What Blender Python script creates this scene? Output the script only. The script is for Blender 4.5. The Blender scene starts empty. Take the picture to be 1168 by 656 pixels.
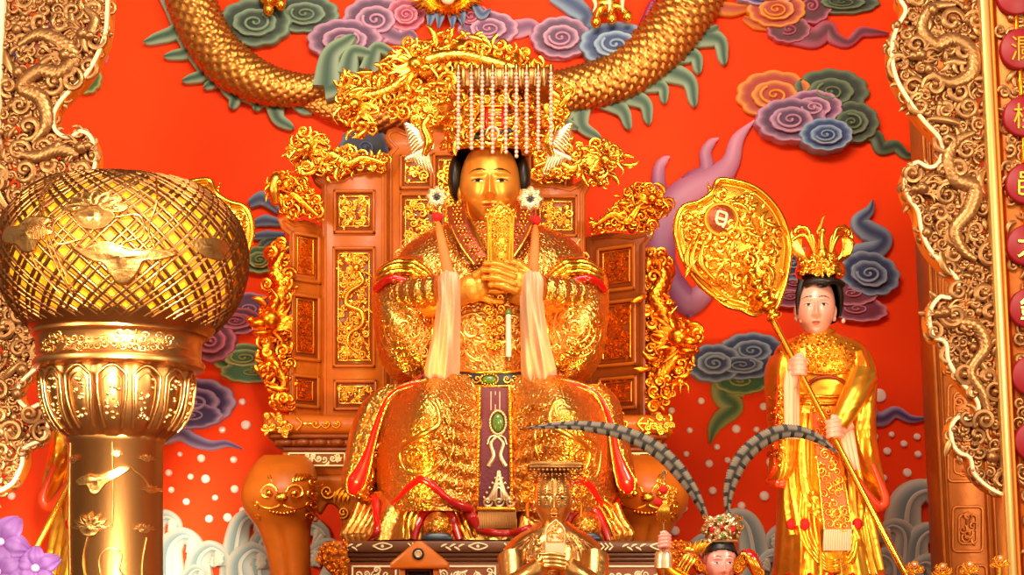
import bpy, math, random
import numpy as np
from math import sin, cos, pi, radians, sqrt, hypot, atan2
SC = bpy.context.scene
COL = SC.collection
F = 2000.0; TH = radians(10.0); CAM = np.array((0.0, -10.0, 1.4))
FWD = np.array((0, cos(TH), sin(TH))); UP = np.array((0, -sin(TH), cos(TH))); RT = np.array((1.0, 0, 0))

def P(uv, Y):
    """point of the upright plane y = Y seen at photo position (u, v)"""
    uv = np.atleast_2d(np.asarray(uv, float))
    d = FWD[None] + ((uv[:, 0] - 584) / F)[:, None] * RT[None] + ((328 - uv[:, 1]) / F)[:, None] * UP[None]
    t = (Y - CAM[1]) / d[:, 1]
    return CAM[None] + d * t[:, None]
def PX(Y): return (Y + 10.0) / F / cos(TH) * 0.985
def lin(c):
    out = []
    for x in c[:3]:
        x = x / 255.0
        out.append(x / 12.92 if x <= .04045 else ((x + .055) / 1.055) ** 2.4)
    return np.array(out)

class G:
    """mesh under construction: vertices (u, v, d): traced position on the thing's own upright plane, and depth d towards the front"""
    def __init__(s):
        s.V = []; s.C = []; s.Q = []; s.T = []; s.N = []; s.n = 0; s.MQ = []; s.MT = []; s.MN = []; s.mi = 0
    def add(s, V, q=None, t=None, ng=None, col=None):
        V = np.asarray(V, float).reshape(-1, 3); k = len(V)
        if col is None: col = np.ones((k, 3)) * .5
        col = np.asarray(col, float)
        if col.ndim == 1: col = np.repeat(col[None], k, 0)
        s.V.append(V); s.C.append(col)
        if q is not None and len(q): s.Q.append(np.asarray(q, int) + s.n); s.MQ.append(np.full(len(q), s.mi))
        if t is not None and len(t): s.T.append(np.asarray(t, int) + s.n); s.MT.append(np.full(len(t), s.mi))
        if ng:
            for f in ng: s.N.append(np.asarray(f, int) + s.n); s.MN.append(s.mi)
        s.n += k
        return s
    def verts(s): return np.concatenate(s.V)
    def cols(s): return np.concatenate(s.C)
    def setv(s, V): s.V = [np.asarray(V, float)]
    def join(s, o):
        if o.n == 0: return s
        k = s.n
        s.V += o.V; s.C += o.C
        s.Q += [q + k for q in o.Q]; s.T += [q + k for q in o.T]; s.N += [q + k for q in o.N]
        s.MQ += o.MQ; s.MT += o.MT; s.MN += o.MN; s.n += o.n
        return s
    def xf(s, fn):
        V = s.verts().copy(); s.V = [fn(V)]; return s
    # ---- shapes
    def grid(s, V, nu, nv, cu=False, cv=False, col=None):
        """V is nv rows of nu points"""
        I = np.arange(nu * nv).reshape(nv, nu)
        A = I if not cu else np.concatenate([I, I[:, :1]], 1)
        A = A if not cv else np.concatenate([A, A[:1]], 0)
        q = np.stack([A[:-1, :-1], A[:-1, 1:], A[1:, 1:], A[1:, :-1]], -1).reshape(-1, 4)
        return s.add(V, q=q, col=col)
    def tube(s, pts, r, n=8, col=None, caps=True, ax=(0, 0, 1)):
        p = np.asarray(pts, float)
        if p.shape[1] == 2: p = np.concatenate([p, np.zeros((len(p), 1))], 1)
        k = len(p)
        r = np.asarray(r, float)
        if r.ndim == 0: r = np.full((k, 2), float(r))
        elif r.ndim == 1 and len(r) == k: r = np.stack([r, r], 1)
        elif r.ndim == 1: r = np.repeat(r[None], k, 0)
        T = np.gradient(p, axis=0); T /= np.linalg.norm(T, axis=1)[:, None] + 1e-9
        A = np.array(ax, float)
        if np.mean(np.abs(T @ A)) > .85: A = np.array((0., 1, 0)) if abs(A[1]) < .5 else np.array((1., 0, 0))
        Nn = np.cross(T, A); Nn /= np.linalg.norm(Nn, axis=1)[:, None] + 1e-9
        B = np.cross(Nn, T)
        a = np.arange(n) * 2 * pi / n
        V = p[:, None] + Nn[:, None] * (np.cos(a)[None, :, None] * r[:, 0][:, None, None]) + B[:, None] * (np.sin(a)[None, :, None] * r[:, 1][:, None, None])
        c = None
        if col is not None:
            col = np.asarray(col, float)
            c = np.repeat(col, n, 0) if col.ndim == 2 else col
        base = s.n
        s.grid(V.reshape(-1, 3), n, k, cu=True, col=c)
        if caps:
            for row, ctr in ((0, p[0]), (k - 1, p[-1])):
                f = list(range(row * n, row * n + n))
                s.N.append(np.array(f) + base); s.MN.append(s.mi)
        return s
    def ball(s, c, r, n=10, m=7, col=None):
        r = np.asarray(r, float)
        if r.ndim == 0: r = np.full(3, float(r))
        th = np.linspace(.001, pi - .001, m)[:, None]; ph = (np.arange(n) * 2 * pi / n)[None]
        V = np.stack([np.sin(th) * np.cos(ph) * r[0], -np.cos(th) * r[1] + 0 * ph, np.sin(th) * np.sin(ph) * r[2]], -1) + np.asarray(c, float)
        return s.grid(V.reshape(-1, 3), n, m, cu=True, col=col)
    def lathe(s, prof, uc, dc, n=48, col=None, mod=None, cap=True):
        """prof rows (v, r); mod(phi, v, r) -> r"""
        prof = np.asarray(prof, float); ph = np.arange(n) * 2 * pi / n
        R = np.repeat(prof[:, 1][:, None], n, 1)
        if mod is not None: R = mod(ph[None] + 0 * R, prof[:, 0][:, None] + 0 * R, R)
        V = np.stack([uc + R * np.cos(ph)[None], prof[:, 0][:, None] + 0 * R, dc + R * np.sin(ph)[None]], -1)
        base = s.n
        s.grid(V.reshape(-1, 3), n, len(prof), cu=True, col=col)
        if cap:
            for row in (0, len(prof) - 1):
                s.N.append(np.arange(row * n, row * n + n) + base); s.MN.append(s.mi)
        return s
    def box(s, u0, u1, v0, v1, d0, d1, b=1.0, col=None):
        return s.prism([(u0, v0), (u1, v0), (u1, v1), (u0, v1)], d0, d1, b, col)
    def prism(s, poly, d0, d1, b=1.0, col=None, dfun=None):
        p = np.asarray(poly, float); k = len(p)
        ins = inset(p, b)
        dd = np.zeros(k) if dfun is None else dfun(p[:, 0], p[:, 1])
        rows = [np.c_[p, d0 + dd], np.c_[p, d1 - b + dd], np.c_[ins, d1 + dd]]
        base = s.n
        s.grid(np.concatenate(rows), k, 3, cu=True, col=col)
        from mathutils.geometry import tessellate_polygon
        if k > 8:
            tr = np.array(tessellate_polygon([[(float(a), float(b), 0.) for a, b in ins]]), int)
            tb = np.array(tessellate_polygon([[(float(a), float(b), 0.) for a, b in p]]), int)
            s.T.append(tr + base + 2 * k); s.MT.append(np.full(len(tr), s.mi)); s.T.append(tb + base); s.MT.append(np.full(len(tb), s.mi))
        else:
            s.N.append(np.arange(2 * k, 3 * k) + base); s.MN.append(s.mi)
            s.N.append(np.arange(0, k) + base); s.MN.append(s.mi)
        return s
    def ribbon(s, pts, w, h, d0=0., edge=None, core=None, round_=.55, base=None):
        """raised band along pts with pale edges and a darker middle; w half-widths"""
        p = np.asarray(pts, float)
        dz = np.zeros(len(p)) if p.shape[1] == 2 else p[:, 2]
        p2 = p[:, :2]; w = np.asarray(w, float)
        if w.ndim == 0: w = np.full(len(p), float(w))
        h = np.full(len(p), float(h)) if np.ndim(h) == 0 else np.asarray(h)
        T = np.gradient(p2, axis=0); T /= np.linalg.norm(T, axis=1)[:, None] + 1e-9
        Nn = np.stack([-T[:, 1], T[:, 0]], 1)
        xs = np.array([-1, -1, -.86, -.6, -.3, 0, .3, .6, .86, 1, 1])
        hs = np.array([0, .55, .9, 1, 1 + round_ * .2, 1 + round_ * .25, 1 + round_ * .2, 1, .9, .55, 0])
        ct = np.array([0, 0, .08, .45, .85, 1, .85, .45, .08, 0, 0])
        V = np.concatenate([p2[:, None] + Nn[:, None] * (xs[None, :, None] * w[:, None, None]), (d0 + dz[:, None] + hs[None] * h[:, None])[..., None]], -1)
        if base is not None: V[:, 0, 2] = base; V[:, -1, 2] = base
        c = None
        if edge is not None:
            cc = ct[:, None] * np.asarray(core)[None] + (1 - ct)[:, None] * np.asarray(edge)[None]
            c = np.repeat(cc[None], len(p), 0).reshape(-1, 3)
        base = s.n
        s.grid(V.reshape(-1, 3), 11, len(p), col=c)
        for row in (0, len(p) - 1):
            s.N.append(np.arange(row * 11, row * 11 + 11) + base); s.MN.append(s.mi)
        return s
    def plate(s, outline, ctr, d0, h, edge, core, dome=.12, grad=(.98, .74), dfun=None):
        o = np.asarray(outline, float); c = np.asarray(ctr, float); k = len(o)
        rows = []; cols = []
        for sc, hh in ((1, 0), (1, .6), (.985, .85), (.955, 1), (.9, 1), (.82, .97), (.72, .95), (.6, .95), (.45, .97), (.25, 1), (.04, 1 + dome)):
            q = c + (o - c) * sc
            f = 0 if dfun is None else dfun(q[:, 0], q[:, 1])
            rows.append(np.c_[q, np.full(k, d0 + h * hh if hh or dfun is not None else 0.) + f])
            t = min(1, max(0, (grad[0] - sc) / (grad[0] - grad[1])))
            t = t * t * (3 - 2 * t)
            cols.append(np.repeat((np.asarray(edge) * (1 - t) + np.asarray(core) * t)[None], k, 0))
        base = s.n
        s.grid(np.concatenate(rows), k, len(rows), cu=True, col=np.concatenate(cols))
        s.N.append(np.arange((len(rows) - 1) * k, len(rows) * k) + base); s.MN.append(s.mi)
        return s

def inset(p, b):
    a = np.roll(p, 1, 0); c = np.roll(p, -1, 0)
    e1 = p - a; e2 = c - p
    e1 /= np.linalg.norm(e1, axis=1)[:, None] + 1e-9; e2 /= np.linalg.norm(e2, axis=1)[:, None] + 1e-9
    n1 = np.stack([-e1[:, 1], e1[:, 0]], 1); n2 = np.stack([-e2[:, 1], e2[:, 0]], 1)
    area = np.sum(p[:, 0] * c[:, 1] - c[:, 0] * p[:, 1])
    sg = 1 if area > 0 else -1
    m = n1 + n2; L = np.linalg.norm(m, axis=1)[:, None]; m = m / (L + 1e-9) / np.maximum(L / 2, .5)
    return p + sg * b * m

def cr(pts, n, closed=False):
    """smooth curve through pts, n samples, any dimension"""
    p = np.asarray(pts, float)
    if closed: p = np.concatenate([p[-1:], p, p[:2]])
    else: p = np.concatenate([2 * p[:1] - p[1:2], p, 2 * p[-1:] - p[-2:-1]])
    m = len(p) - 3
    t = np.linspace(0, m, n, endpoint=not closed); i = np.minimum(t.astype(int), m - 1); f = (t - i)[:, None]
    a, b, c, d = p[i], p[i + 1], p[i + 2], p[i + 3]
    return .5 * (2 * b + (c - a) * f + (2 * a - 5 * b + 4 * c - d) * f * f + (3 * b - a - 3 * c + d) * f ** 3)

def inpoly(x, y, poly):
    poly = np.asarray(poly, float); r = np.zeros(len(x), bool)
    a = poly; b = np.roll(poly, -1, 0)
    for (x1, y1), (x2, y2) in zip(a, b):
        if y1 == y2: continue
        c = ((y1 > y) != (y2 > y)) & (x < (x2 - x1) * (y - y1) / (y2 - y1) + x1)
        r ^= c
    return r
def scatter(poly, sp, rng, jit=.28):
    poly = np.asarray(poly, float); lo = poly.min(0); hi = poly.max(0)
    pts = []
    y = lo[1]; k = 0
    while y <= hi[1]:
        x = lo[0] + (sp / 2 if k % 2 else 0)
        while x <= hi[0]:
            pts.append((x + rng.uniform(-jit, jit) * sp, y + rng.uniform(-jit, jit) * sp)); x += sp
        y += sp * .866; k += 1
    pts = np.array(pts)
    return pts[inpoly(pts[:, 0], pts[:, 1], poly)] if len(pts) else pts

def scroll(g, c, d, R, ang, hand, turns, tr, rise=1.0, n=6, col=None, steps=16):
    t = np.linspace(0, 1, steps); rad = R * (1 - .86 * t); a = ang + hand * turns * 2 * pi * t
    dd = d(c[0], c[1]) if callable(d) else d
    p = np.stack([c[0] + rad * np.cos(a), c[1] + rad * np.sin(a), dd + rise * tr * t], 1)
    if callable(d): p[:, 2] = d(p[:, 0], p[:, 1]) + rise * tr * t
    g.tube(p, tr * (.45 + .55 * np.sin(pi * np.clip(t * .8 + .2, 0, 1))), n, col=col)
    g.ball(p[-1], tr * 1.15, 6, 5, col=col)
def leaf(g, c, d, L, ang, bend, w, n=6, col=None, lift=0.):
    t = np.linspace(0, 1, 8); a = ang + bend * (t - .3)
    st = L / 7
    x = c[0] + np.concatenate([[0], np.cumsum(np.cos(a[:-1]) * st)]); y = c[1] + np.concatenate([[0], np.cumsum(np.sin(a[:-1]) * st)])
    dd = d(x, y) if callable(d) else d + 0 * x
    r = w * np.sin(pi * np.clip(.12 + t * .87, 0, 1)) ** .8 + .1
    g.tube(np.stack([x, y, dd + lift * t], 1), np.stack([r, r * .8], 1), n, col=col)
def ornament(g, poly, d, sp, seed, tr=None, mix=(.6, .3, .1), n=6, djit=0., edge=True, Rk=.62, steps=14):
    rng = random.Random(seed); tr = tr or sp * .16
    for (x, y) in scatter(poly, sp, rng):
        k = rng.random(); off = rng.uniform(-djit, djit)
        df = (lambda a, b, o=off: d(a, b) + o) if callable(d) else d + off
        if k < mix[0]: scroll(g, (x, y), df, sp * rng.uniform(.8, 1.15) * Rk, rng.uniform(0, 6.28), rng.choice((-1, 1)), rng.uniform(1.0, 1.6), tr * rng.uniform(.85, 1.2), rng.uniform(.4, 1.6), n, steps=steps)
        elif k < mix[0] + mix[1]: leaf(g, (x, y), df, sp * rng.uniform(.9, 1.5), rng.uniform(0, 6.28), rng.uniform(-2, 2), tr * 1.4, n, lift=tr)
        else:
            dv = df(np.array([x]), np.array([y]))[0] if callable(df) else df
            g.ball((x, y, dv + tr * .4), tr * rng.uniform(1.4, 2.2), 8, 6)
def rimtube(g, poly, r, d=0., n=6, closed=True, dfun=None):
    p = np.asarray(poly, float)
    if closed: p = np.concatenate([p, p[:1]])
    dd = np.full(len(p), float(d)) if dfun is None else dfun(p[:, 0], p[:, 1]) + d
    g.tube(np.c_[p, dd], r, n)

class Robe:
    """standing cloth body: rows (v, centre u, half-width, front depth, back depth)"""
    def __init__(s, rows, e=.85, fold=None):
        s.k = np.asarray(rows, float); s.e = e; s.fold = fold
        s.fine = cr(s.k, 240); s.fine = s.fine[np.argsort(s.fine[:, 0])]
    def row(s, v):
        f = s.fine
        return [np.interp(v, f[:, 0], f[:, i]) for i in (1, 2, 3, 4)]
    def front(s, u, v):
        u = np.asarray(u, float); v = np.asarray(v, float)
        uc, hw, df, db = s.row(v)
        x = np.clip((u - uc) / np.maximum(hw, .1), -1, 1)
        sn = np.sqrt(np.maximum(0, 1 - np.abs(x) ** (2 / s.e)))
        d = df * sn ** s.e
        if s.fold is not None: d = d + s.fold(x, v) * sn ** .5
        return d
    def mesh(s, g, nv=60, n=72, v0=None, v1=None, col=None, cap=True):
        v = np.linspace(s.k[0, 0] if v0 is None else v0, s.k[-1, 0] if v1 is None else v1, nv)
        uc, hw, df, db = s.row(v)
        ph = np.arange(n) * 2 * pi / n; c = np.cos(ph); sn = np.sin(ph)
        x = np.sign(c) * np.abs(c) ** s.e
        U = uc[:, None] + hw[:, None] * x[None]
        D = np.where(sn[None] >= 0, df[:, None], db[:, None]) * (np.sign(sn) * np.abs(sn) ** s.e)[None]
        if s.fold is not None:
            D = D + np.where(sn[None] > 0, 1, -.4) * s.fold(x[None] + 0 * U, v[:, None] + 0 * U) * np.abs(sn[None]) ** .5
        V = np.stack([U, v[:, None] + 0 * U, D], -1)
        base = g.n
        g.grid(V.reshape(-1, 3), n, nv, cu=True, col=col)
        if cap:
            for row in (0, nv - 1):
                g.N.append(np.arange(row * n, row * n + n) + base); g.MN.append(g.mi)
        return g

# ------------------------------------------------------------------ objects
WL = {}
REF = [None]
def build_mesh(name, g, Y, off):
    # traced at the depth of the part's visible front, so that sizes are real there
    V = g.verts()
    if Y == globals().get('YW'): V = np.c_[V[:, :2], np.maximum(V[:, 2], .4)]   # reliefs end flat against the wall
    r = max(0., float(np.percentile(V[:, 2], 70))) if REF[0] is None else REF[0]
    Yr = Y - r * PX(Y); W = P(V[:, :2], Yr); W[:, 1] -= (V[:, 2] - r) * PX(Y)
    return W
def obj(name, g, mat, parent=None, Y=0., label=None):
    W = build_mesh(name, g, Y, None)
    if parent is not None: off = WL[parent.name]
    else:
        lo, hi = W.min(0), W.max(0); off = np.array(((lo[0] + hi[0]) / 2, (lo[1] + hi[1]) / 2, lo[2]))
    me = bpy.data.meshes.new(name)
    W = W - off
    Q = np.concatenate(g.Q) if g.Q else np.zeros((0, 4), int); T = np.concatenate(g.T) if g.T else np.zeros((0, 3), int)
    sizes = np.concatenate([np.full(len(Q), 4), np.full(len(T), 3), np.array([len(f) for f in g.N], int)]).astype(int)
    loops = np.concatenate([Q.ravel(), T.ravel()] + list(g.N)).astype(np.int32)
    me.vertices.add(len(W)); me.vertices.foreach_set('co', W.astype(np.float32).ravel())
    me.loops.add(len(loops)); me.loops.foreach_set('vertex_index', loops)
    st = np.concatenate([[0], np.cumsum(sizes)[:-1]]).astype(np.int32)
    me.polygons.add(len(sizes)); me.polygons.foreach_set('loop_start', st); me.polygons.foreach_set('loop_total', sizes.astype(np.int32))
    mi = np.concatenate(g.MQ + g.MT + [np.array(g.MN, int)]).astype(np.int32)
    me.polygons.foreach_set('material_index', mi)
    sm = np.ones(len(sizes), bool); sm[len(Q) + len(T):] = False
    me.polygons.foreach_set('use_smooth', sm)
    me.update(calc_edges=True); me.validate()
    ca = me.color_attributes.new('pigment', 'FLOAT_COLOR', 'POINT')
    c = np.c_[g.cols(), np.ones(g.n)]
    if len(me.vertices) == g.n: ca.data.foreach_set('color', c.astype(np.float32).ravel())
    try: me.set_sharp_from_angle(angle=radians(50))
    except Exception: pass
    o = bpy.data.objects.new(name, me); COL.objects.link(o)
    for m in (mat if isinstance(mat, (list, tuple)) else [mat]): me.materials.append(m)
    if parent is not None: o.parent = parent; WL[o.name] = off
    else: o.location = off; WL[o.name] = off
    if label: o['label'] = label
    return o
def tag(o, label, cat, group=None):
    o['label'] = label; o['category'] = cat
    if group: o['group'] = group
    return o
def thing(name, label, cat, uv, Y, group=None):
    o = bpy.data.objects.new(name, None); COL.objects.link(o)
    p = P(uv, Y)[0]; o.location = p; WL[o.name] = p; o.empty_display_size = .05
    return tag(o, label, cat, group)
def wbox(name, lo, hi, mat, kind=None):
    lo = np.array(lo, float); hi = np.array(hi, float)
    me = bpy.data.meshes.new(name)
    v = [((lo, hi)[i][0], (lo, hi)[j][1], (lo, hi)[k][2]) for i in (0, 1) for j in (0, 1) for k in (0, 1)]
    off = np.array(((lo[0] + hi[0]) / 2, (lo[1] + hi[1]) / 2, lo[2]))
    me.from_pydata([tuple(np.array(a) - off) for a in v], [], [(0, 1, 3, 2), (4, 6, 7, 5), (0, 4, 5, 1), (2, 3, 7, 6), (0, 2, 6, 4), (1, 5, 7, 3)])
    o = bpy.data.objects.new(name, me); COL.objects.link(o); o.location = off; me.materials.append(mat); WL[o.name] = off
    if kind: o['kind'] = kind
    return o
def blend(g, vox, smooth=4, col=None):
    """melt the pieces of g into one continuous skin (voxel remesh)"""
    me = bpy.data.meshes.new('tmp')
    Q = [tuple(int(i) for i in f) for b in g.Q for f in b] + [tuple(int(i) for i in f) for f in g.N]
    me.from_pydata([tuple(x) for x in g.verts()], [], Q)
    o = bpy.data.objects.new('tmp', me); COL.objects.link(o)
    m = o.modifiers.new('r', 'REMESH'); m.mode = 'VOXEL'; m.voxel_size = vox
    m2 = o.modifiers.new('s', 'SMOOTH'); m2.factor = .5; m2.iterations = smooth
    ev = o.evaluated_get(bpy.context.evaluated_depsgraph_get()); em = ev.to_mesh()
    V = np.array([tuple(v.co) for v in em.vertices]); fs = [tuple(p.vertices) for p in em.polygons]
    ev.to_mesh_clear(); bpy.data.objects.remove(o); bpy.data.meshes.remove(me)
    r = G(); r.add(V, q=[f for f in fs if len(f) == 4], t=[f for f in fs if len(f) == 3], col=col)
    return r

def glyph(g, ch, uc, vc, size, d, ext, rot=0.):
    cu = bpy.data.curves.new('tmp', 'FONT'); cu.body = ch; cu.align_x = 'CENTER'; cu.align_y = 'CENTER'; cu.extrude = .04; cu.size = 1
    o = bpy.data.objects.new('tmp', cu); COL.objects.link(o)
    ev = o.evaluated_get(bpy.context.evaluated_depsgraph_get()); me = ev.to_mesh()
    if me and len(me.vertices):
        V = np.array([tuple(v.co) for v in me.vertices])
        c = (V.max(0) + V.min(0)) / 2; V = V - c
        U = np.stack([uc + V[:, 0] * size, vc - V[:, 1] * size, d + (V[:, 2] + .04) * ext / .08], 1)
        g.add(U, ng=[tuple(p.vertices) for p in me.polygons])
    ev.to_mesh_clear(); bpy.data.objects.remove(o); bpy.data.curves.remove(cu)

# ------------------------------------------------------------------ materials
def newmat(name):
    m = bpy.data.materials.new(name); m.use_nodes = True
    nt = m.node_tree; return m, nt, nt.nodes['Principled BSDF']
def bumpnodes(nt, b, kind, scale, strength, dist=.01):
    tc = nt.nodes.new('ShaderNodeTexCoord')
    bp = nt.nodes.new('ShaderNodeBump'); bp.inputs['Strength'].default_value = strength; bp.inputs['Distance'].default_value = dist
    if kind == 'voronoi':
        t = nt.nodes.new('ShaderNodeTexVoronoi'); t.inputs['Scale'].default_value = scale; t.feature = 'SMOOTH_F1'; out = t.outputs['Distance']
    elif kind == 'wave':
        t = nt.nodes.new('ShaderNodeTexWave'); t.wave_type = 'RINGS'; t.inputs['Scale'].default_value = scale; t.inputs['Distortion'].default_value = 9; t.inputs['Detail'].default_value = 2; t.inputs['Detail Scale'].default_value = 1.2; out = t.outputs['Fac']
    elif kind == 'grain':
        t = nt.nodes.new('ShaderNodeTexWave'); t.bands_direction = 'X'; t.inputs['Scale'].default_value = scale; t.inputs['Distortion'].default_value = 4; t.inputs['Detail'].default_value = 3; out = t.outputs['Fac']
    else:
        t = nt.nodes.new('ShaderNodeTexNoise'); t.inputs['Scale'].default_value = scale; t.inputs['Detail'].default_value = 4; out = t.outputs['Fac']
    nt.links.new(tc.outputs['Object'], t.inputs['Vector'])
    nt.links.new(out, bp.inputs['Height']); nt.links.new(bp.outputs['Normal'], b.inputs['Normal'])
    return out
def mat(name, col, rough=.5, metal=0., bump=None, spec=.5, coat=0., vary=0., emit=0., sub=0.):
    m, nt, b = newmat(name)
    c = lin(col); b.inputs['Base Color'].default_value = (*c, 1)
    b.inputs['Roughness'].default_value = rough; b.inputs['Metallic'].default_value = metal
    b.inputs['Specular IOR Level'].default_value = spec; b.inputs['Coat Weight'].default_value = coat; b.inputs['Coat Roughness'].default_value = .15
    if bump: bumpnodes(nt, b, *bump)
    if vary:
        tc = nt.nodes.new('ShaderNodeTexCoord'); t = nt.nodes.new('ShaderNodeTexNoise'); t.inputs['Scale'].default_value = 14; t.inputs['Detail'].default_value = 5
        nt.links.new(tc.outputs['Object'], t.inputs['Vector'])
        mx = nt.nodes.new('ShaderNodeMixRGB'); mx.inputs[1].default_value = (*(c * (1 - vary)), 1); mx.inputs[2].default_value = (*np.minimum(1, c * (1 + vary)), 1)
        nt.links.new(t.outputs['Fac'], mx.inputs[0]); nt.links.new(mx.outputs[0], b.inputs['Base Color'])
    if emit:
        b.inputs['Emission Color'].default_value = (*c, 1); b.inputs['Emission Strength'].default_value = emit
    return m
def pigment(name, rough=.5, metal=0., bump=None, coat=0.):
    m, nt, b = newmat(name)
    a = nt.nodes.new('ShaderNodeVertexColor'); a.layer_name = 'pigment'
    nt.links.new(a.outputs['Color'], b.inputs['Base Color'])
    b.inputs['Roughness'].default_value = rough; b.inputs['Metallic'].default_value = metal; b.inputs['Coat Weight'].default_value = coat
    if bump: bumpnodes(nt, b, *bump)
    return m
M = dict(
    wall=mat('red_lacquer_wall', (244, 62, 5), .6, 0, ('noise', 3.0, .05, .02), .12),
    floor=mat('stone_floor', (120, 90, 70), .5),
    gold=mat('bright_gold_leaf', (255, 180, 64), .27, 1.0, ('noise', 40, .25, .004)),
    goldrelief=mat('embossed_gold', (226, 160, 82), .34, 1.0, ('voronoi', 72, .75, .009)),
    goldfine=mat('fine_embroidered_gold', (236, 168, 84), .32, 1.0, ('wave', 14, .35, .006)),
    goldsmooth=mat('polished_gold', (255, 186, 62), .22, 1.0),
    deepgold=mat('deep_amber_gold', (240, 140, 36), .3, 1.0, ('noise', 40, .25, .004)),
    antique=mat('antique_gold', (176, 126, 78), .42, .85, ('noise', 30, .3, .006)),
    bronze=mat('dark_brass', (176, 122, 70), .33, 1.0, ('noise', 60, .12, .003)),
    brassrelief=mat('embossed_brass', (200, 146, 84), .3, 1.0, ('noise', 30, .35, .01)),
    cream=mat('cream_rim', (250, 225, 180), .45),
    orange=mat('orange_edge', (240, 140, 40), .4, .3),
    wood=mat('reddish_lacquered_wood', (184, 92, 20), .38, 0, ('grain', 6, .05, .004), .3, .08, .22),
    wooddark=mat('dark_lacquered_wood', (134, 60, 16), .38, 0, ('grain', 6, .05, .004), .3, .08, .2),
    woodpil=mat('brown_gilded_wood', (196, 108, 34), .4, .45, ('noise', 30, .2, .006), .5, 0, .2),
    woodbrown=mat('brown_wood', (110, 62, 34), .4, 0, ('grain', 6, .05, .004), .5, .2, .15),
    paint=pigment('painted_relief', .5),
    gloss=pigment('glossy_painted', .3, 0, None, .2),
    skingold=pigment('gilded_skin', .38, .6),
    skin=pigment('painted_skin', .35, 0, None, .25),
    red=mat('red_lacquer', (176, 10, 14), .25, 0, None, .5, .5),
    redsoft=mat('red_pompom', (220, 20, 20), .8, 0, ('noise', 120, .8, .01)),
    hair=mat('black_hair', (18, 13, 11), .4),
    clothcream=mat('cream_silk', (236, 186, 150), .5, 0, None, .4),
    white=mat('white_silk', (235, 215, 200), .6),
    pearl=mat('pink_pearl', (235, 190, 170), .25, .2),
    silver=mat('pale_silver_gilt', (245, 215, 170), .3, .9),
    purple=mat('purple_brocade', (105, 34, 50), .6, 0, ('voronoi', 70, .5, .004)),
    navy=mat('dark_navy_enamel', (42, 48, 66), .35),
    jade=mat('green_jade', (84, 122, 44), .2, 0, None, .5, .6),
    orangesilk=mat('orange_tassel', (245, 120, 50), .55, 0, ('grain', 60, .4, .003)),
    collar=mat('brown_red_collar', (150, 62, 26), .4, .5, ('voronoi', 50, .5, .006)),
    dot=mat('white_droplet', (245, 225, 215), .45),
    disc=mat('crimson_disc', (150, 12, 28), .5),
    embroidery=mat('fine_gold_embroidery', (244, 180, 90), .3, 1.0),
    lattice=mat('aged_brass_lattice', (150, 98, 54), .34, 1.0, ('noise', 60, .12, .003)),
    dragongold=mat('scaled_orange_gold', (212, 140, 66), .4, .95, ('noise', 40, .25, .004)),
    smallgold=mat('small_statue_gold', (214, 158, 92), .3, 1.0, ('noise', 30, .35, .01)),
    lamp=mat('lamp_glow', (255, 176, 30), .5, 0, None, .5, 0, 0, .95),
    black=mat('black_lacquer', (22, 16, 14), .25),
    petal=mat('purple_petal', (96, 58, 116), .6, 0, ('noise', 20, .2, .01), .3, 0, .25),
    leafgreen=mat('green_leaf', (70, 110, 50), .5),
)
# ------------------------------------------------------------------ setting
YW = 1.6
o = wbox('wall_back', (-7, YW, 0), (7, YW + .2, 8), M['wall'], 'structure')
o = wbox('floor', (-7, -12, -.2), (7, YW, 0), M['floor'], 'structure')
o = wbox('floor_platform', (-4.5, -.95, 0), (4.5, YW, 1.02), M['wooddark'], 'structure')

# ------------------------------------------------------------------ painted clouds on the wall
PAL = dict(
    green=((122, 148, 122), (16, 42, 24)), olive=((163, 159, 85), (30, 84, 34)), mauve=((199, 145, 176), (82, 34, 78)), pink=((221, 139, 165), (158, 28, 72)),
    orange=((232, 145, 52), (168, 36, 8)), magenta=((191, 96, 122), (86, 8, 34)), blue=((145, 171, 197), (18, 48, 108)), slate=((138, 152, 172), (20, 42, 86)),
    violet=((178, 152, 193), (56, 32, 92)), lilac=((210, 156, 182), (106, 44, 96)), rose=((206, 130, 148), (112, 28, 58)), dgreen=((102, 120, 89), (14, 32, 16)), navy=((87, 104, 135), (14, 22, 52)))
def scallop(cx, cy, rx, ry, n, rot=0., amp=.055, k=120, ph=0.):
    a = np.linspace(0, 2 * pi, k, endpoint=False)
    r = 1 - amp + amp * np.abs(np.sin(a * n / 2 + ph)) * 1.3
    x = rx * r * np.cos(a); y = ry * r * np.sin(a)
    return np.c_[cx + x * cos(rot) - y * sin(rot), cy + x * sin(rot) + y * cos(rot)]
def lobe(root, c, rx, ry, pal, n=9, d=0., h=7, rot=0., hand=1, inner=True, off=(0, 0), seed=0):
    e, k = (lin(q) for q in PAL[pal])
    g = G(); g.plate(scallop(c[0], c[1], rx * 1.06, ry * 1.06, n + 2, rot, ph=seed), c, d, h, e, k); obj('cloud_lobe', g, M['paint'], root, YW)
    ci = (c[0] + off[0] * rx, c[1] + off[1] * ry)
    if inner:
        g = G(); g.plate(scallop(ci[0], ci[1], rx * .64, ry * .62, max(5, n - 1), rot, .05, ph=seed + .5), ci, d + h * .95, h * .7, e, k, grad=(.96, .6)); obj('inner_lobe', g, M['paint'], root, YW)
    g = G()
    t = np.linspace(0, 1, 40); R = .42 * (1 - .93 * t); a = seed + hand * t * 2 * pi * 1.6
    p = np.c_[ci[0] + R * rx * np.cos(a), ci[1] + R * ry * np.sin(a), np.full(40, d + h * (1.75 if inner else 1.05))]
    g.tube(p, np.c_[(.075 * min(rx, ry) * (1.1 - .5 * t)), np.full(40, 2.0)], 8, col=e); g.ball(p[-1], .085 * min(rx, ry), 8, 6, col=e)
    obj('cloud_spiral', g, M['paint'], root, YW)
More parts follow.
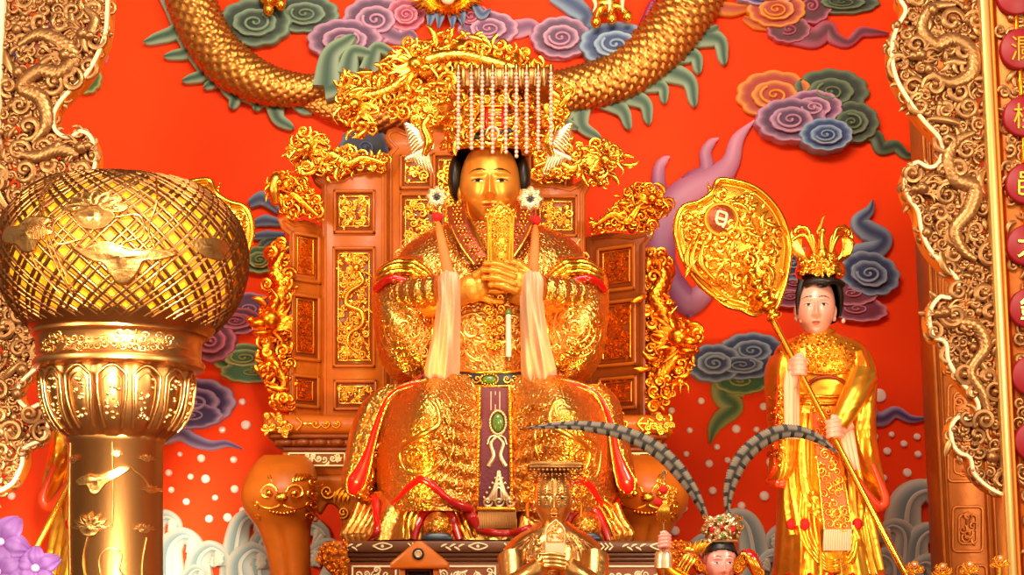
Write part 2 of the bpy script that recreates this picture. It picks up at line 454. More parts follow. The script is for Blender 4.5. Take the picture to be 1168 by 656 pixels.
def tail(root, pts, w, pal, d=0., h=6, name='cloud_tail', n=48):
    e, k = (lin(q) for q in PAL[pal])
    p = cr(pts, n); ww = np.interp(np.linspace(0, 1, n), np.linspace(0, 1, len(w)), w)
    g = G(); g.ribbon(p, ww, h, d, e, k, base=0.); obj(name, g, M['paint'], root, YW)
def cloud(label, lobes, tails=(), name='cloud_relief'):
    u = lobes[0][0] if lobes else tails[0][0][0]
    r = thing(name, label, 'cloud relief', (u[0], u[1]), YW)
    for (pts, w, pal, d) in tails: tail(r, pts, w, pal, d)
    for i, L in enumerate(lobes):
        c, rx, ry, pal = L[:4]; kw = L[4] if len(L) > 4 else {}
        lobe(r, c, rx, ry, pal, seed=i * 1.3 + rx * .1, hand=1 if i % 2 else -1, **kw)
    return r
cloud('dark green double cloud at the top left, inside the curve of the dragon tail', [((347, 15), 38, 21, 'green'), ((290, 25), 40, 26, 'green', dict(d=6))])
cloud('mauve cloud with a long wavy tail, right of the dark green double cloud', [((428, 22), 36, 26, 'mauve'), ((393, 45), 41, 23, 'mauve', dict(d=6))], [([(430, 30), (455, 42), (468, 38), (478, 47)], [12, 9, 6, 1], 'mauve', 1)])
cloud('small pink cloud tucked under the left side of the golden dragon face', [((463, 16), 22, 18, 'pink', dict(h=8))])
cloud('small pink cloud tucked under the right side of the golden dragon face', [((537, 18), 20, 15, 'pink', dict(h=8))])
cloud('mauve cloud with a wavy ribbon reaching right, above the bead-curtain crown', [((557, 32), 33, 19, 'lilac', dict(d=3))], [([(565, 36), (592, 32), (606, 30), (616, 44), (628, 58), (645, 64)], [10, 11, 9, 9, 10, 5], 'lilac', 0)])
cloud('rounded mauve cloud just left of the bright blue cloud', [((640, 42), 33, 23, 'mauve', dict(d=4))])
cloud('bright blue cloud with a stem rising behind the golden claw', [((702, 50), 39, 25, 'blue', dict(d=8))], [([(632, -8), (655, 6), (668, 18), (666, 32), (690, 42)], [10, 12, 9, 9, 8], 'blue', 3)])
cloud('large orange cloud at the top right edge with a rippled left arm', [((886, 10), 32, 20, 'orange', dict(d=6))], [([(790, -4), (815, 6), (836, 10), (858, 8)], [6, 9, 8, 3], 'orange', 3), ([(848, 20), (862, 26), (880, 30)], [3, 7, 5], 'orange', 1)])
cloud('small violet cloud cut off by the top edge above the large orange cloud', [((874, -9), 34, 14, 'violet', dict(d=10))])
cloud('dark crimson cloud with a long rippling tail, below the large orange cloud', [((900, 33), 24, 15, 'magenta', dict(d=3, inner=False)), ((926, 6), 22, 20, 'magenta', dict(d=1, inner=False))], [([(905, 38), (930, 42), (944, 32), (952, 42), (968, 48), (982, 36), (995, 36), (1014, 38)], [12, 12, 10, 8, 5, 6, 5, 1], 'magenta', 2)])
cloud('dark green cloud cut off by the top edge beside the crimson cloud', [((962, 2), 40, 13, 'dgreen')])
cloud('orange cloud at the left end of the five-coloured cluster on the right wall', [((884, 108), 42, 27, 'orange')])
cloud('dark green cloud with a long wavy tail reaching the right gilded screen', [((948, 104), 42, 25, 'dgreen'), ((972, 139), 30, 23, 'dgreen', dict(d=4))], [([(975, 152), (998, 154), (1006, 168), (1022, 166), (1034, 176), (1050, 178)], [8, 8, 8, 7, 5, 1], 'dgreen', 1)])
cloud('lilac cloud in the middle of the five-coloured cluster on the right wall', [((928, 122), 32, 19, 'lilac', dict(d=7))])
cloud('plum cloud at the lower left of the five-coloured cluster on the right wall', [((903, 136), 39, 24, 'mauve', dict(d=12))])
cloud('small blue cloud at the front of the five-coloured cluster on the right wall', [((943, 153), 29, 18, 'blue', dict(d=17))])
cloud('dark slate cloud with a curling upright tail behind the attendant phoenix crown', [((992, 312), 34, 24, 'slate', dict(d=8, rot=.25)), ((905, 300), 24, 20, 'slate', dict(d=6, inner=False))], [([(968, 318), (972, 294), (998, 285), (1008, 272), (990, 262), (980, 252), (992, 240), (996, 228)], [14, 13, 12, 11, 12, 9, 6, 1], 'slate', 3)])
cloud('layered rose cloud behind the right attendant head', [((978, 352), 34, 14, 'rose', dict(d=3, inner=False, rot=.1)), ((972, 334), 30, 14, 'rose', dict(d=6, inner=False)), ((902, 338), 26, 12, 'rose', dict(d=3, inner=False)), ((905, 322), 24, 10, 'rose', dict(d=6, inner=False))])
cloud('grey blue layered cloud left of the right attendant, above the green one', [((858, 400), 36, 20, 'slate', dict(d=3)), ((846, 416), 40, 16, 'slate', dict(d=7)), ((815, 414), 32, 21, 'slate', dict(d=10))])
cloud('green gold-edged cloud with a drooping tail, left of the right attendant', [((846, 434), 32, 15, 'olive', dict(inner=False, d=2))], [([(850, 440), (828, 438), (826, 452), (838, 464), (822, 478), (814, 490), (810, 506)], [13, 15, 13, 11, 10, 7, 1], 'olive', 1)])
cloud('violet wavy cloud strip right of the right attendant sleeve', [((985, 470), 16, 11, 'violet', dict(inner=False))], [([(985, 474), (1006, 478), (1022, 470), (1040, 478), (1064, 476)], [9, 9, 7, 5, 1], 'violet', 0)])
cloud('plum cloud between the lantern and the throne', [((282, 352), 34, 18, 'mauve', dict(inner=False)), ((268, 366), 32, 15, 'magenta', dict(d=4)), ((240, 388), 28, 24, 'magenta', dict(d=7))])
cloud('green gold-edged cloud between the lantern and the throne, below the plum one', [((278, 408), 38, 16, 'olive', dict(d=1)), ((286, 424), 34, 12, 'olive', dict(inner=False, d=4))])
cloud('violet cloud with a wavy tail right of the lantern cup', [((222, 458), 44, 26, 'violet', dict(d=2)), ((218, 474), 34, 14, 'violet', dict(d=7, inner=False))], [([(186, 500), (205, 494), (220, 502), (240, 508), (258, 506), (276, 512)], [8, 9, 8, 6, 4, 1], 'violet', 1)])
cloud('green and cream cloud peeking out behind the left fan', [((296, 296), 22, 15, 'olive', dict(d=3)), ((312, 282), 18, 12, 'dgreen')])
cloud('grey cloud wisp with horizontal arms between the left fan and the throne', [], [([(284, 232), (300, 226), (318, 240)], [5, 9, 4], 'slate', 3), ([(286, 256), (302, 251), (322, 254)], [3, 7, 4], 'slate', 1), ([(286, 270), (304, 268), (324, 268)], [3, 6, 4], 'slate', 1)])
cloud('dark blue cloud behind the left end of the throne crest', [((416, 168), 28, 25, 'navy', dict(d=2, inner=False))])
cloud('small pink cloud peeking out right of the left gilded screen', [((108, 63), 14, 12, 'lilac', dict(inner=False))])
cloud('green cloud with a yellow edge peeking out right of the left gilded screen', [((98, 88), 17, 18, 'olive', dict(inner=False, d=2))])
cloud('magenta cloud glimpsed through the top of the left gilded screen', [((60, 38), 34, 22, 'magenta'), ((94, 60), 22, 14, 'lilac', dict(d=4))])
cloud('green cloud glimpsed through the lower middle of the left gilded screen', [((24, 112), 28, 20, 'olive'), ((60, 104), 18, 14, 'dgreen', dict(d=4))])
cloud('blue cloud glimpsed through the left edge of the left gilded screen', [((14, 52), 16, 16, 'blue', dict(inner=False))])

# smoke-like tendrils on the right
e, k = lin((226, 150, 182)), lin((128, 66, 110))
r = thing('tendril_relief', 'purple smoke-like curling tendrils rising beside the throne, left of the big fan', 'tendril relief', (775, 300), YW)
for pts, w in (([(790, 360), (766, 322), (752, 288), (760, 250), (784, 222), (816, 204), (834, 184), (842, 158), (861, 136)], [5, 15, 19, 21, 21, 17, 11, 8, 1]),
               ([(772, 232), (788, 208), (806, 194), (805, 174), (812, 162), (820, 157)], [12, 12, 9, 7, 5, 1]),
               ([(760, 250), (752, 215), (752, 192), (758, 182), (764, 178)], [12, 9, 7, 5, 1]),
               ([(766, 320), (786, 344), (806, 330), (820, 312)], [14, 16, 12, 4]), ([(800, 222), (826, 208), (838, 192)], [9, 7, 1])):
    p = cr(pts, 44); ww = np.interp(np.linspace(0, 1, 44), np.linspace(0, 1, len(w)), w); t = np.linspace(0, 1, 44)[:, None] ** 1.3
    g = G(); g.tube(np.c_[p, np.full(44, 4)], np.c_[ww, ww * .7], 12, col=k * (1 - t) + e * t); obj('tendril', g, M['paint'], r, YW)

# droplets
DROPS = [(276, 458, 4), (253, 490, 4), (280, 486, 5.5), (229, 523, 4.5), (266, 524, 4), (192, 539, 4), (217, 543, 3.5), (234, 547, 5), (195, 558, 3.5), (212, 572, 4), (245, 567, 3.5), (267, 558, 4.5), (238, 592, 4.5), (259, 591, 5), (276, 581, 3.5), (205, 517, 3), (190, 586, 3.5), (13, 566, 4.5), (308, 538, 4), (299, 560, 3),
 (765, 468, 4), (799, 457, 4), (786, 490, 3.5), (839, 490, 5), (870, 464, 4.5), (862, 489, 3.5), (817, 509, 3.5), (782, 517, 3.5), (808, 529, 4.5), (829, 524, 3.5), (879, 529, 6), (812, 560, 4.5), (871, 567, 5.5), (845, 577, 4.5), (779, 580, 4.5), (865, 604, 5.5), (897, 580, 6), (769, 607, 5.5), (872, 634, 4.5), (900, 552, 3.5), (775, 558, 4), (881, 501, 4.5), (757, 508, 3.5),
 (1016, 495, 3.5), (1045, 498, 4), (1030, 506, 4), (1011, 515, 4.5), (1046, 518, 4), (1034, 540, 5), (1007, 545, 4), (1060, 548, 4.5), (997, 498, 4), (1009, 578, 5), (1002, 455, 8), (1018, 470, 3)]
g = G(); g.lathe([(0, .5), (.25, 4), (2.4, 4), (4.6, 3.4), (5.4, 2), (5.6, .3)], 0, 0, 20)
V = g.verts(); g.setv(np.c_[V[:, 0] + DROPS[0][0], V[:, 2] + DROPS[0][1], V[:, 1] * .8])
drop = obj('droplet_relief', g, M['dot'], None, YW); base = P(DROPS[0][:2], YW)[0]
tag(drop, 'small round white droplet dot raised on the lower red wall', 'droplet', 'white droplets on the red wall')
l0 = drop.location.copy()
for (u, v, rr) in DROPS[1:]:
    c = drop.copy(); COL.objects.link(c); q = P((u, v), YW)[0] - base
    c.location = (l0[0] + q[0], l0[1] + q[1], l0[2] + q[2]); c.scale = (rr / 4, 1, rr / 4)

# waves
WT, WB = lin((204, 200, 184)), lin((104, 134, 140))
def wave(label, arms, uv):
    """arms: (base u, base v, top u, top v, width, hand, depth): a thick arm of water that rises, rolls over to the hand side and breaks in foam fingers"""
    r = thing('wave_relief', label, 'wave relief', uv, YW)
    for (bu, bv, tu, tv, w, hand, d) in arms:
        R = w * .95; n = 60
        pts = [(bu, bv), (bu * .6 + tu * .4 - hand * w * .5, bv * .5 + tv * .5), (tu - hand * R * .75, tv + R * .75), (tu, tv), (tu + hand * R * .75, tv + R * .3), (tu + hand * R * .95, tv + R * .85), (tu + hand * R * .6, tv + R * 1.1)]
        p = cr(pts, n); ww = np.interp(np.linspace(0, 1, n), [0, .3, .55, .75, .9, 1], [w * 1.15, w * .8, w * .5, w * .36, w * .22, w * .1])
        g = G(); g.ribbon(p, ww, 9, d, WT, WB, base=0.)
        g.ribbon(p[8:44] + np.array((hand * w * .1, 0)), ww[8:44] * .16, 2.5, d + 8, WT, WT * .9)
        obj('wave_arm', g, M['paint'], r, YW)
        g = G()
        for j, t in enumerate((.66, .74, .82, .9, .97)):
            q = p[int(t * (n - 1))]; rr = w * (.34 - .03 * j)
            c = np.array((tu + hand * R * .25, tv + R * .85)); q = q + (c - q) * .22
            g.ball((q[0], q[1], d + 9), (rr * .75, rr * .7, rr * .5), 12, 8, col=WT)
            g.tube(cr([(q[0], q[1], d + 9), (q[0] + (c[0] - q[0]) * .35, q[1] + (c[1] - q[1]) * .3 + rr * .4, d + 10), (q[0] + (c[0] - q[0]) * .5 - hand * rr * .2, q[1] + (c[1] - q[1]) * .4 + rr * 1.1, d + 9)], 8), np.linspace(rr * .55, rr * .2, 8), 8, col=WT)
        obj('wave_foam', g, M['paint'], r, YW)
wave('grey blue curling waves at the foot of the wall right of the lantern', [(176, 690, 186, 590, 17, 1, 0), (196, 700, 206, 612, 20, 1, 5), (232, 710, 238, 626, 18, 1, 8), (262, 700, 250, 634, 12, -1, 3), (210, 700, 222, 650, 12, 1, 12)], (215, 690))
wave('grey blue wave crest rising behind the left throne leg', [(268, 700, 284, 590, 17, 1, 2), (282, 700, 286, 628, 19, 1, 8), (300, 700, 306, 610, 16, 1, 4)], (285, 690))
wave('dark grey green waves seen under the seat behind the left throne leg', [(336, 710, 350, 600, 22, 1, 1), (368, 710, 372, 624, 20, -1, 5)], (350, 690))
wave('tall grey wave with a rolled tip behind the feathered general crown', [(860, 710, 842, 590, 20, -1, 2), (800, 700, 806, 616, 16, -1, 1)], (845, 690))
wave('low grey wave between the general and the right attendant', [(905, 700, 896, 606, 18, -1, 2), (880, 700, 884, 634, 16, -1, 8), (922, 710, 914, 628, 12, -1, 7)], (900, 690))
wave('big grey curling waves between the right attendant and the brown pilaster', [(1040, 720, 1052, 560, 26, 1, 1), (1052, 710, 1060, 606, 20, 1, 6), (1024, 710, 1022, 600, 17, -1, 5), (1064, 710, 1060, 642, 20, -1, 12), (1012, 710, 1010, 634, 17, -1, 9)], (1045, 690))

# ------------------------------------------------------------------ dragon on the wall
root = thing('dragon_relief', 'great golden scaled dragon with green spines curling across the top of the red wall', 'dragon relief', (500, 110), YW)
def scaled(name, pts, rad, parent, Y, material, d=6., p=13., nphi=12, squash=.75, n=None, scale_h=.2, k=72):
    L = np.sum(np.linalg.norm(np.diff(cr(pts, 200), axis=0), axis=1)); n = n or int(L / 1.6)
    c = cr(pts, n); rr = np.interp(np.linspace(0, 1, n), np.linspace(0, 1, len(rad)), rad)
    T = np.gradient(c, axis=0); T /= np.linalg.norm(T, axis=1)[:, None] + 1e-9; Nn = np.stack([-T[:, 1], T[:, 0]], 1)
    s = np.concatenate([[0], np.cumsum(np.linalg.norm(np.diff(c, axis=0), axis=1))])
    ph = np.arange(k) * 2 * pi / k
    S = s[:, None] + 0 * ph[None]; A = ph[None] + 0 * S
    def layer(off):
        col = A * nphi / (2 * pi) + off * .5
        f = (col - np.floor(col)) - .5
        q = S / p + off * .5 + .55 * (f * 2) ** 2 * .5
        return (q - np.floor(q)) * np.sqrt(np.maximum(0, 1 - (2 * f) ** 2 * .9))
    h = np.maximum(layer(0), layer(1))
    R = rr[:, None] * (1 + scale_h * (h - .5))
    V = np.stack([c[:, 0][:, None] + Nn[:, 0][:, None] * R * np.cos(ph), c[:, 1][:, None] + Nn[:, 1][:, None] * R * np.cos(ph), d + R * squash * np.sin(ph)], -1)
    g = G(); g.grid(V.reshape(-1, 3), k, n, cu=True)
    g.N.append(np.arange(k)); g.MN.append(0); g.N.append(np.arange(k) + k * (n - 1)); g.MN.append(0)
    return obj(name, g, material, parent, Y)
scaled('dragon_body', [(806, -40), (784, 6), (752, 48), (706, 84), (650, 100), (590, 108), (520, 118), (440, 128), (385, 122), (345, 112)], [34, 33, 31, 28, 24, 24, 22, 20, 17, 8], root, YW, M['dragongold'], 9)
scaled('dragon_tail', [(204, -45), (214, -8), (234, 38), (262, 72), (302, 94), (342, 100), (372, 93), (392, 80)], [27, 27, 27, 27, 23, 18, 12, 4], root, YW, M['dragongold'], 14)
FE, FC = lin((164, 186, 158)), lin((20, 70, 42))
def spine(base, tip, w, curl, d=4.):
    b = np.array(base, float); t = np.array(tip, float); m = (b + t) / 2; nrm = np.array((-(t - b)[1], (t - b)[0]))
    p = cr([b, m + nrm * curl * 1.7, t - (t - b) * .14 + nrm * curl * .6, t], 24); ww = w * np.interp(np.linspace(0, 1, 24), [0, .35, .7, .9, 1], [1.25, .8, .5, .3, .04])
    g = G(); g.ribbon(p, ww, 5, d, FE, FC, base=0.); obj('spine', g, M['paint'], root, YW)
for b, t, w, c in (((192, -14), (163, 48), 11, -.25), ((206, 28), (186, 64), 9, -.3), ((222, 56), (207, 92), 9, -.3), ((240, 78), (232, 100), 8, -.2), ((262, 98), (264, 124), 9, -.1), ((290, 110), (291, 126), 8, -.1), ((312, 112), (335, 146), 9, .12), ((338, 112), (358, 127), 8, .1),
                   ((372, 98), (405, 40), 12, -.12), ((395, 84), (428, 62), 9, -.25), ((420, 80), (455, 64), 8, -.3), ((370, 100), (402, 84), 10, .1), ((362, 108), (384, 118), 9, .1),
                   ((800, 22), (820, 30), 9, .3), ((790, 40), (826, 74), 10, -.2), ((772, 60), (797, 84), 9, -.2), ((756, 78), (792, 122), 10, -.15), ((736, 94), (758, 118), 8, -.2), ((712, 106), (740, 142), 9, -.15), ((690, 112), (718, 148), 9, -.1), ((664, 114), (686, 158), 9, .15), ((648, 120), (660, 146), 8, .2)):
    up_ = t[1] < b[1]; spine(b, t, w * 1.1, c, 30. if up_ and b[0] < 500 else 4.)
for pts, w in (([(186, -20), (196, 14), (212, 46), (236, 78), (268, 104), (304, 114), (344, 110), (378, 96), (396, 88)], 7), ([(804, 8), (792, 34), (768, 66), (734, 96), (694, 112), (648, 118)], 7)):
    p = cr(pts, 60); g = G(); g.ribbon(p, w, 5, 3, FE, FC); obj('spine_web', g, M['paint'], root, YW)
# belly beads
g = G()
for q in cr([(744, 4), (736, 22), (728, 38), (700, 74), (660, 82)], 24): g.ball((q[0], q[1], 8), (5, 4, 4), 8, 6)
obj('belly_scale', g, mat('belly_purple', (150, 50, 90), .35), root, YW)
# claws
for (cu, cv, toes) in ((692, 4, [(-12, 18), (6, 14), (24, 12)]), (310, -6, [(-4, 14), (10, 8)])):
    g = G(); g.ball((cu, cv, 24), (17, 12, 12), 16, 10)
    for (du, dv) in toes:
        g.tube(cr([(cu, cv, 26), (cu + du * .6, cv + dv * .4, 32), (cu + du, cv + dv, 28)], 12), np.linspace(6, 4.5, 12), 10); g.ball((cu + du, cv + dv + 2, 28), (6.5, 7.5, 6.5), 12, 9)
    obj('dragon_claw', g, M['gold'], root, YW)
g = G()
for du in (-14, 4, 20): g.tube(cr([(690 + du, -6, 34), (692 + du * .9, 6, 36), (690 + du, 14, 36)], 8), [3, 3, 2.6, 2.2, 1.8, 1.4, 1, .3], 8)
obj('talon', g, M['cream'], root, YW)
# face at the top centre
g = G(); g.ball((510, -12, 22), (24, 22, 18), 24, 14)
rng = random.Random(3)
for j in range(26):
    a = pi * (j + .5) / 26; L = rng.uniform(17, 30)
    g.tube([(510 + 22 * cos(a), -10 + 15 * sin(a), 20), (510 + (22 + L * .6) * cos(a), -10 + (15 + L * .4) * sin(a), 26), (510 + (22 + L) * cos(a), -10 + (13 + L * .62) * sin(a), 22)], [3.2, 2.4, .2], 6)
obj('dragon_beard', g, M['gold'], root, YW)
g = G(); g.ball((511, -2, 40), (8, 7, 6), 14, 9); obj('dragon_tooth', g, M['cream'], root, YW)
e, k = lin(PAL['blue'][0]), lin(PAL['blue'][1])
for x0, x1, y1 in ((494, 489, 31), (504, 500, 32), (516, 516, 32), (524, 528, 28), (538, 560, 10)):
    g = G(); g.ribbon(cr([(x0, -2), ((x0 + x1) / 2, 16), (x1, y1)], 16), np.interp(np.linspace(0, 1, 16), [0, .5, 1], [3, 6, 1]), 4, 16, e, k); obj('beard_flame', g, M['paint'], root, YW)

# ------------------------------------------------------------------ gilded openwork screens
YS = -.45
RIM = [(1030, -40), (1026, -10), (1025, 0), (1031, 12), (1021, 30), (1015, 56), (1020, 88), (1036, 117), (1054, 141), (1069, 157), (1073, 170), (1069, 184), (1060, 188), (1047, 182), (1036, 190), (1030, 206), (1034, 225), (1045, 241), (1049, 262), (1058, 284), (1074, 303), (1089, 318), (1091, 329), (1084, 337), (1072, 336), (1061, 349), (1058, 366), (1064, 386), (1077, 392), (1080, 412), (1094, 436), (1111, 455), (1114, 468), (1104, 475), (1092, 474), (1083, 487), (1085, 507), (1094, 519), (1105, 524), (1110, 542), (1128, 559), (1149, 569)]
RIM = [(u, v) for u, v in RIM]
def side_x(v): return 1116 + .05 * v
def screen(label, rim, xs, seed, flip=False):
    rc = cr(rim, 150)
    sidepts = [(xs(v), v) for v in np.linspace(rim[-1][1], -40, 30)]
    poly = np.array(list(map(tuple, rc)) + sidepts)
    r = thing('openwork_screen', label, 'carved screen', (np.mean(poly[:, 0]), rim[-1][1]), YS)
    g = G(); ornament(g, poly, 0., 11.5, seed, 2.2, (.62, .28, .1), 7, 4, Rk=.66, steps=16); ornament(g, poly, 3., 27, seed + 1, 3.4, (.8, .1, .1), 7, 3, Rk=.5, steps=22)
    ornament(g, poly, -5., 9.5, seed + 5, 2.4, (.5, .45, .05), 6, 3)
    obj('scroll_carving', g, M['antique'], r, YS)
    g = G(); p = np.c_[rc, np.zeros(len(rc))]
    # rim: flat band with real depth
    T = np.gradient(rc, axis=0); T /= np.linalg.norm(T, axis=1)[:, None]; Nn = np.stack([-T[:, 1], T[:, 0]], 1)
    if np.mean((np.mean(poly, 0) - rc) * Nn) < 0: Nn = -Nn
    sec = [(0, -24), (0, 5), (1.2, 6.5), (4.2, 6.5), (5, 5), (5, -24)]
    V = np.stack([np.c_[rc + Nn * a, np.full(len(rc), b)] for a, b in sec], 1)
    g.grid(V.reshape(-1, 3), 6, len(rc), cu=True)
    gq = g.Q[0]; colid = gq[:, 0] % 6
    g.MQ = [np.where((colid == 0) | (colid == 4), 1, 0)]  # side faces coloured orange, standing in for warm light on the rim
    obj('rim', g, [M['cream'], M['orange']], r, YS)
    return r, poly
scr, polyR = screen('tall gilded openwork screen with a scalloped edge on the right side', RIM, side_x, 11)
def dragon(parent, pts, rad, Y, material, hd, seed, d=4., face=None):
    """small carved dragon: scaled body, head with horns and snout"""
    scaled('carved_dragon', pts, rad, parent, Y, material, d, 6, 8, .8, None, .3, 32)
    u, v = hd; g = G(); f = face or (-1, .2)
    g.ball((u, v, d + 3), (8, 7, 8), 14, 10); g.ball((u + 8 * f[0], v + 8 * f[1], d + 4), (7, 5, 6), 12, 8)
    for s in (-1, 1):
        g.ball((u + 2 * f[0], v - 3 + 0 * s, d + 8 + s), 2.4, 8, 6)
        g.tube(cr([(u - 3 * f[0], v - 4, d + 4), (u - 12 * f[0], v - 10 - 3 * s, d + 5), (u - 22 * f[0], v - 9 - 5 * s, d + 4)], 10), np.linspace(2.6, .3, 10), 6)
        g.tube(cr([(u + 12 * f[0], v + 2, d + 6), (u + 20 * f[0], v + 6 * s, d + 6), (u + 17 * f[0], v + 12 * s, d + 6)], 10), np.linspace(1.4, .3, 10), 6)
    rng = random.Random(seed)
    for j in range(9):
        leaf(g, (u - 5 * f[0] + rng.uniform(-3, 3), v + rng.uniform(-6, 8)), d + 2, rng.uniform(12, 20), atan2(-.2, -f[0]) + rng.uniform(-1, 1), rng.uniform(-1.5, 1.5), 1.9)
    obj('carved_dragon_head', g, material, parent, Y)
dragon(scr, [(1062, 82), (1084, 94), (1108, 84), (1110, 60), (1088, 44), (1066, 50), (1052, 30), (1064, 8), (1090, 4)], [3, 6, 8, 8, 8, 8, 7, 6, 3], YS, M['antique'], (1050, 62), 1, 5)
dragon(scr, [(1112, 150), (1092, 160), (1082, 180), (1090, 204), (1112, 214), (1106, 240), (1090, 262), (1098, 284), (1114, 296)], [3, 6, 8, 9, 9, 9, 8, 6, 3], YS, M['antique'], (1052, 214), 2, 5)
dragon(scr, [(1066, 356), (1090, 366), (1114, 372), (1124, 396), (1108, 424), (1122, 450), (1130, 480)], [3, 6, 7, 7, 6, 6, 3], YS, M['antique'], (1078, 356), 3, 5)
LR = [(128, -40), (125, 0), (121, 42), (101, 84), (73, 113), (63, 131), (65, 147), (78, 154), (90, 147), (103, 152), (110, 168), (110, 190), (98, 215), (70, 250), (60, 300), (70, 340), (66, 380), (56, 408), (45, 420), (27, 436), (22, 452), (32, 463), (46, 459), (56, 472), (56, 488), (48, 504), (29, 513), (27, 530), (16, 552), (0, 562), (-14, 566)]
scl, polyL = screen('tall gilded openwork screen with a scalloped edge on the left side', LR, lambda v: 4 - .045 * v, 31)
dragon(scl, [(20, 50), (44, 38), (70, 48), (84, 66), (66, 82), (44, 80), (24, 98), (46, 112), (52, 140), (36, 162)], [3, 7, 9, 9, 8, 8, 8, 9, 8, 3], YS, M['antique'], (74, 62), 4, 5, (1, .2))
dragon(scl, [(96, 8), (108, 22), (100, 40), (84, 30), (80, 12)], [3, 6, 7, 6, 3], YS, M['antique'], (94, 38), 5, 5, (1, .3))
dragon(scl, [(14, 172), (40, 178), (66, 170), (90, 176)], [3, 7, 8, 5], YS, M['antique'], (92, 168), 6, 5, (1, -.2))

# posts
def slat(g, xf, w, v0, v1, d0, d1):
    vs = np.linspace(v0, v1, 12)
    rows = []
    for (a, b) in ((0, d0), (0, d1 - 1), (1, d1), (w - 1, d1), (w, d1 - 1), (w, d0)): rows.append(np.c_[xf(vs) + a, vs, np.full(12, b)])
    base = g.n
    g.grid(np.stack(rows, 1).reshape(-1, 3), 6, 12, cu=True)
    for row in (0, 11): g.N.append(np.arange(row * 6, row * 6 + 6) + base); g.MN.append(g.mi)
VB = 1000
r = thing('gilded_post', 'slim pale gold post along the straight edge of the right openwork screen', 'post', (1150, VB), YS)
g = G(); slat(g, lambda v: 1118 + .05 * v, 10, -60, VB, -24, 14); obj('post_front', g, mat('pale_gold_post', (232, 178, 104), .35, .7), r, YS)
g = G(); slat(g, lambda v: 1128.5 + .05 * v, 4, -60, VB, -24, 9); obj('post_bead', g, M['orange'], r, YS)
r = thing('gilded_post', 'cream white post along the left edge of the left openwork screen', 'post', (-20, VB), YS)
g = G(); slat(g, lambda v: -8 - .045 * v, 13, -60, VB, -24, 10); obj('post_front', g, M['cream'], r, YS)

# couplet column with red discs
cx = lambda v: 1136.5 + .05 * v
r = thing('couplet_column', 'carved gold column with crimson character discs at the right edge', 'column', (1170, VB), YS)
g = G(); slat(g, cx, 64, -60, VB, -24, -4); obj('column_shaft', g, M['woodpil'], r, YS)
g = G(); ornament(g, [(cx(-50) + 2, -50), (cx(-50) + 62, -50), (cx(700) + 62, 700), (cx(700) + 2, 700)], -2., 14, 77, 2.4, (.6, .3, .1), 7, 2); obj('column_carving', g, M['antique'], r, YS)
for i, (u, v, ch) in enumerate(((1160, -7, ''), (1164.5, 55, '瀾'), (1168, 132, '桃'), (1171, 209, '邑'), (1172, 279, '大'), (1175, 351, '錦'), (1178, 428, ''), (1181, 503, ''))):
    g = G(); a = np.linspace(0, 2 * pi, 40, endpoint=False); g.prism(np.c_[u + 23 * np.cos(a), v + 23 * np.sin(a)], 0, 9, 1.5)
    dd = obj('disc', g, M['disc'], r, YS)
    g = G(); g.box(u - 2.5, u + 2.5, v + 22, v + 54, -2, 5); obj('link_bar', g, M['deepgold'], r, YS)
    if ch:
        g = G(); glyph(g, ch, u + 3, v, 31, 9, 2.5); 
        if g.n: obj('disc_character', g, M['goldsmooth'], dd, YS)

# carved pilaster on the wall
YP = .9
px = lambda v: 1044 + .05 * v
r = thing('carved_pilaster', 'brown gilded wood pilaster carved with fret frames, behind the right screen', 'pilaster', (1100, VB), YP)
g = G(); slat(g, px, 70, -60, VB, -60, 0); obj('shaft', g, M['woodpil'], r, YP)
g = G()
for a, w in ((0, 4), (7, 2.5), (53, 2.5), (60, 3), (66, 4)): slat(g, lambda v, a=a: px(v) + a, w, -60, VB, -2, 5)
obj('fluting', g, M['woodpil'], r, YP)
for v0, v1, w in ((-40, 90, 34), (100, 190, 34), (205, 300, 34), (312, 430, 34), (436, 552, 34), (575, 632, 34), (642, 740, 34)):
    g = G(); x = px((v0 + v1) / 2) + 13
    def rr(u0, u1, a, b, rad=5):
        q = []
        for cu, cv, s in ((u1 - rad, a + rad, -pi / 2), (u1 - rad, b - rad, 0), (u0 + rad, b - rad, pi / 2), (u0 + rad, a + rad, pi)):
            for t in np.linspace(s, s + pi / 2, 5): q.append((cu + rad * cos(t), cv + rad * sin(t)))
        return q
    rimtube(g, rr(x, x + w, v0 + 3, v1 - 3), 1.7, 1); rimtube(g, rr(x + 7, x + w - 7, v0 + 12, v1 - 12), 1.5, 1)
    ornament(g, [(x + 9, v0 + 14), (x + w - 9, v0 + 14), (x + w - 9, v1 - 14), (x + 9, v1 - 14)], 1, 10, int(v0) + 500, 1.4)
    obj('fret_panel', g, M['woodpil'], r, YP)
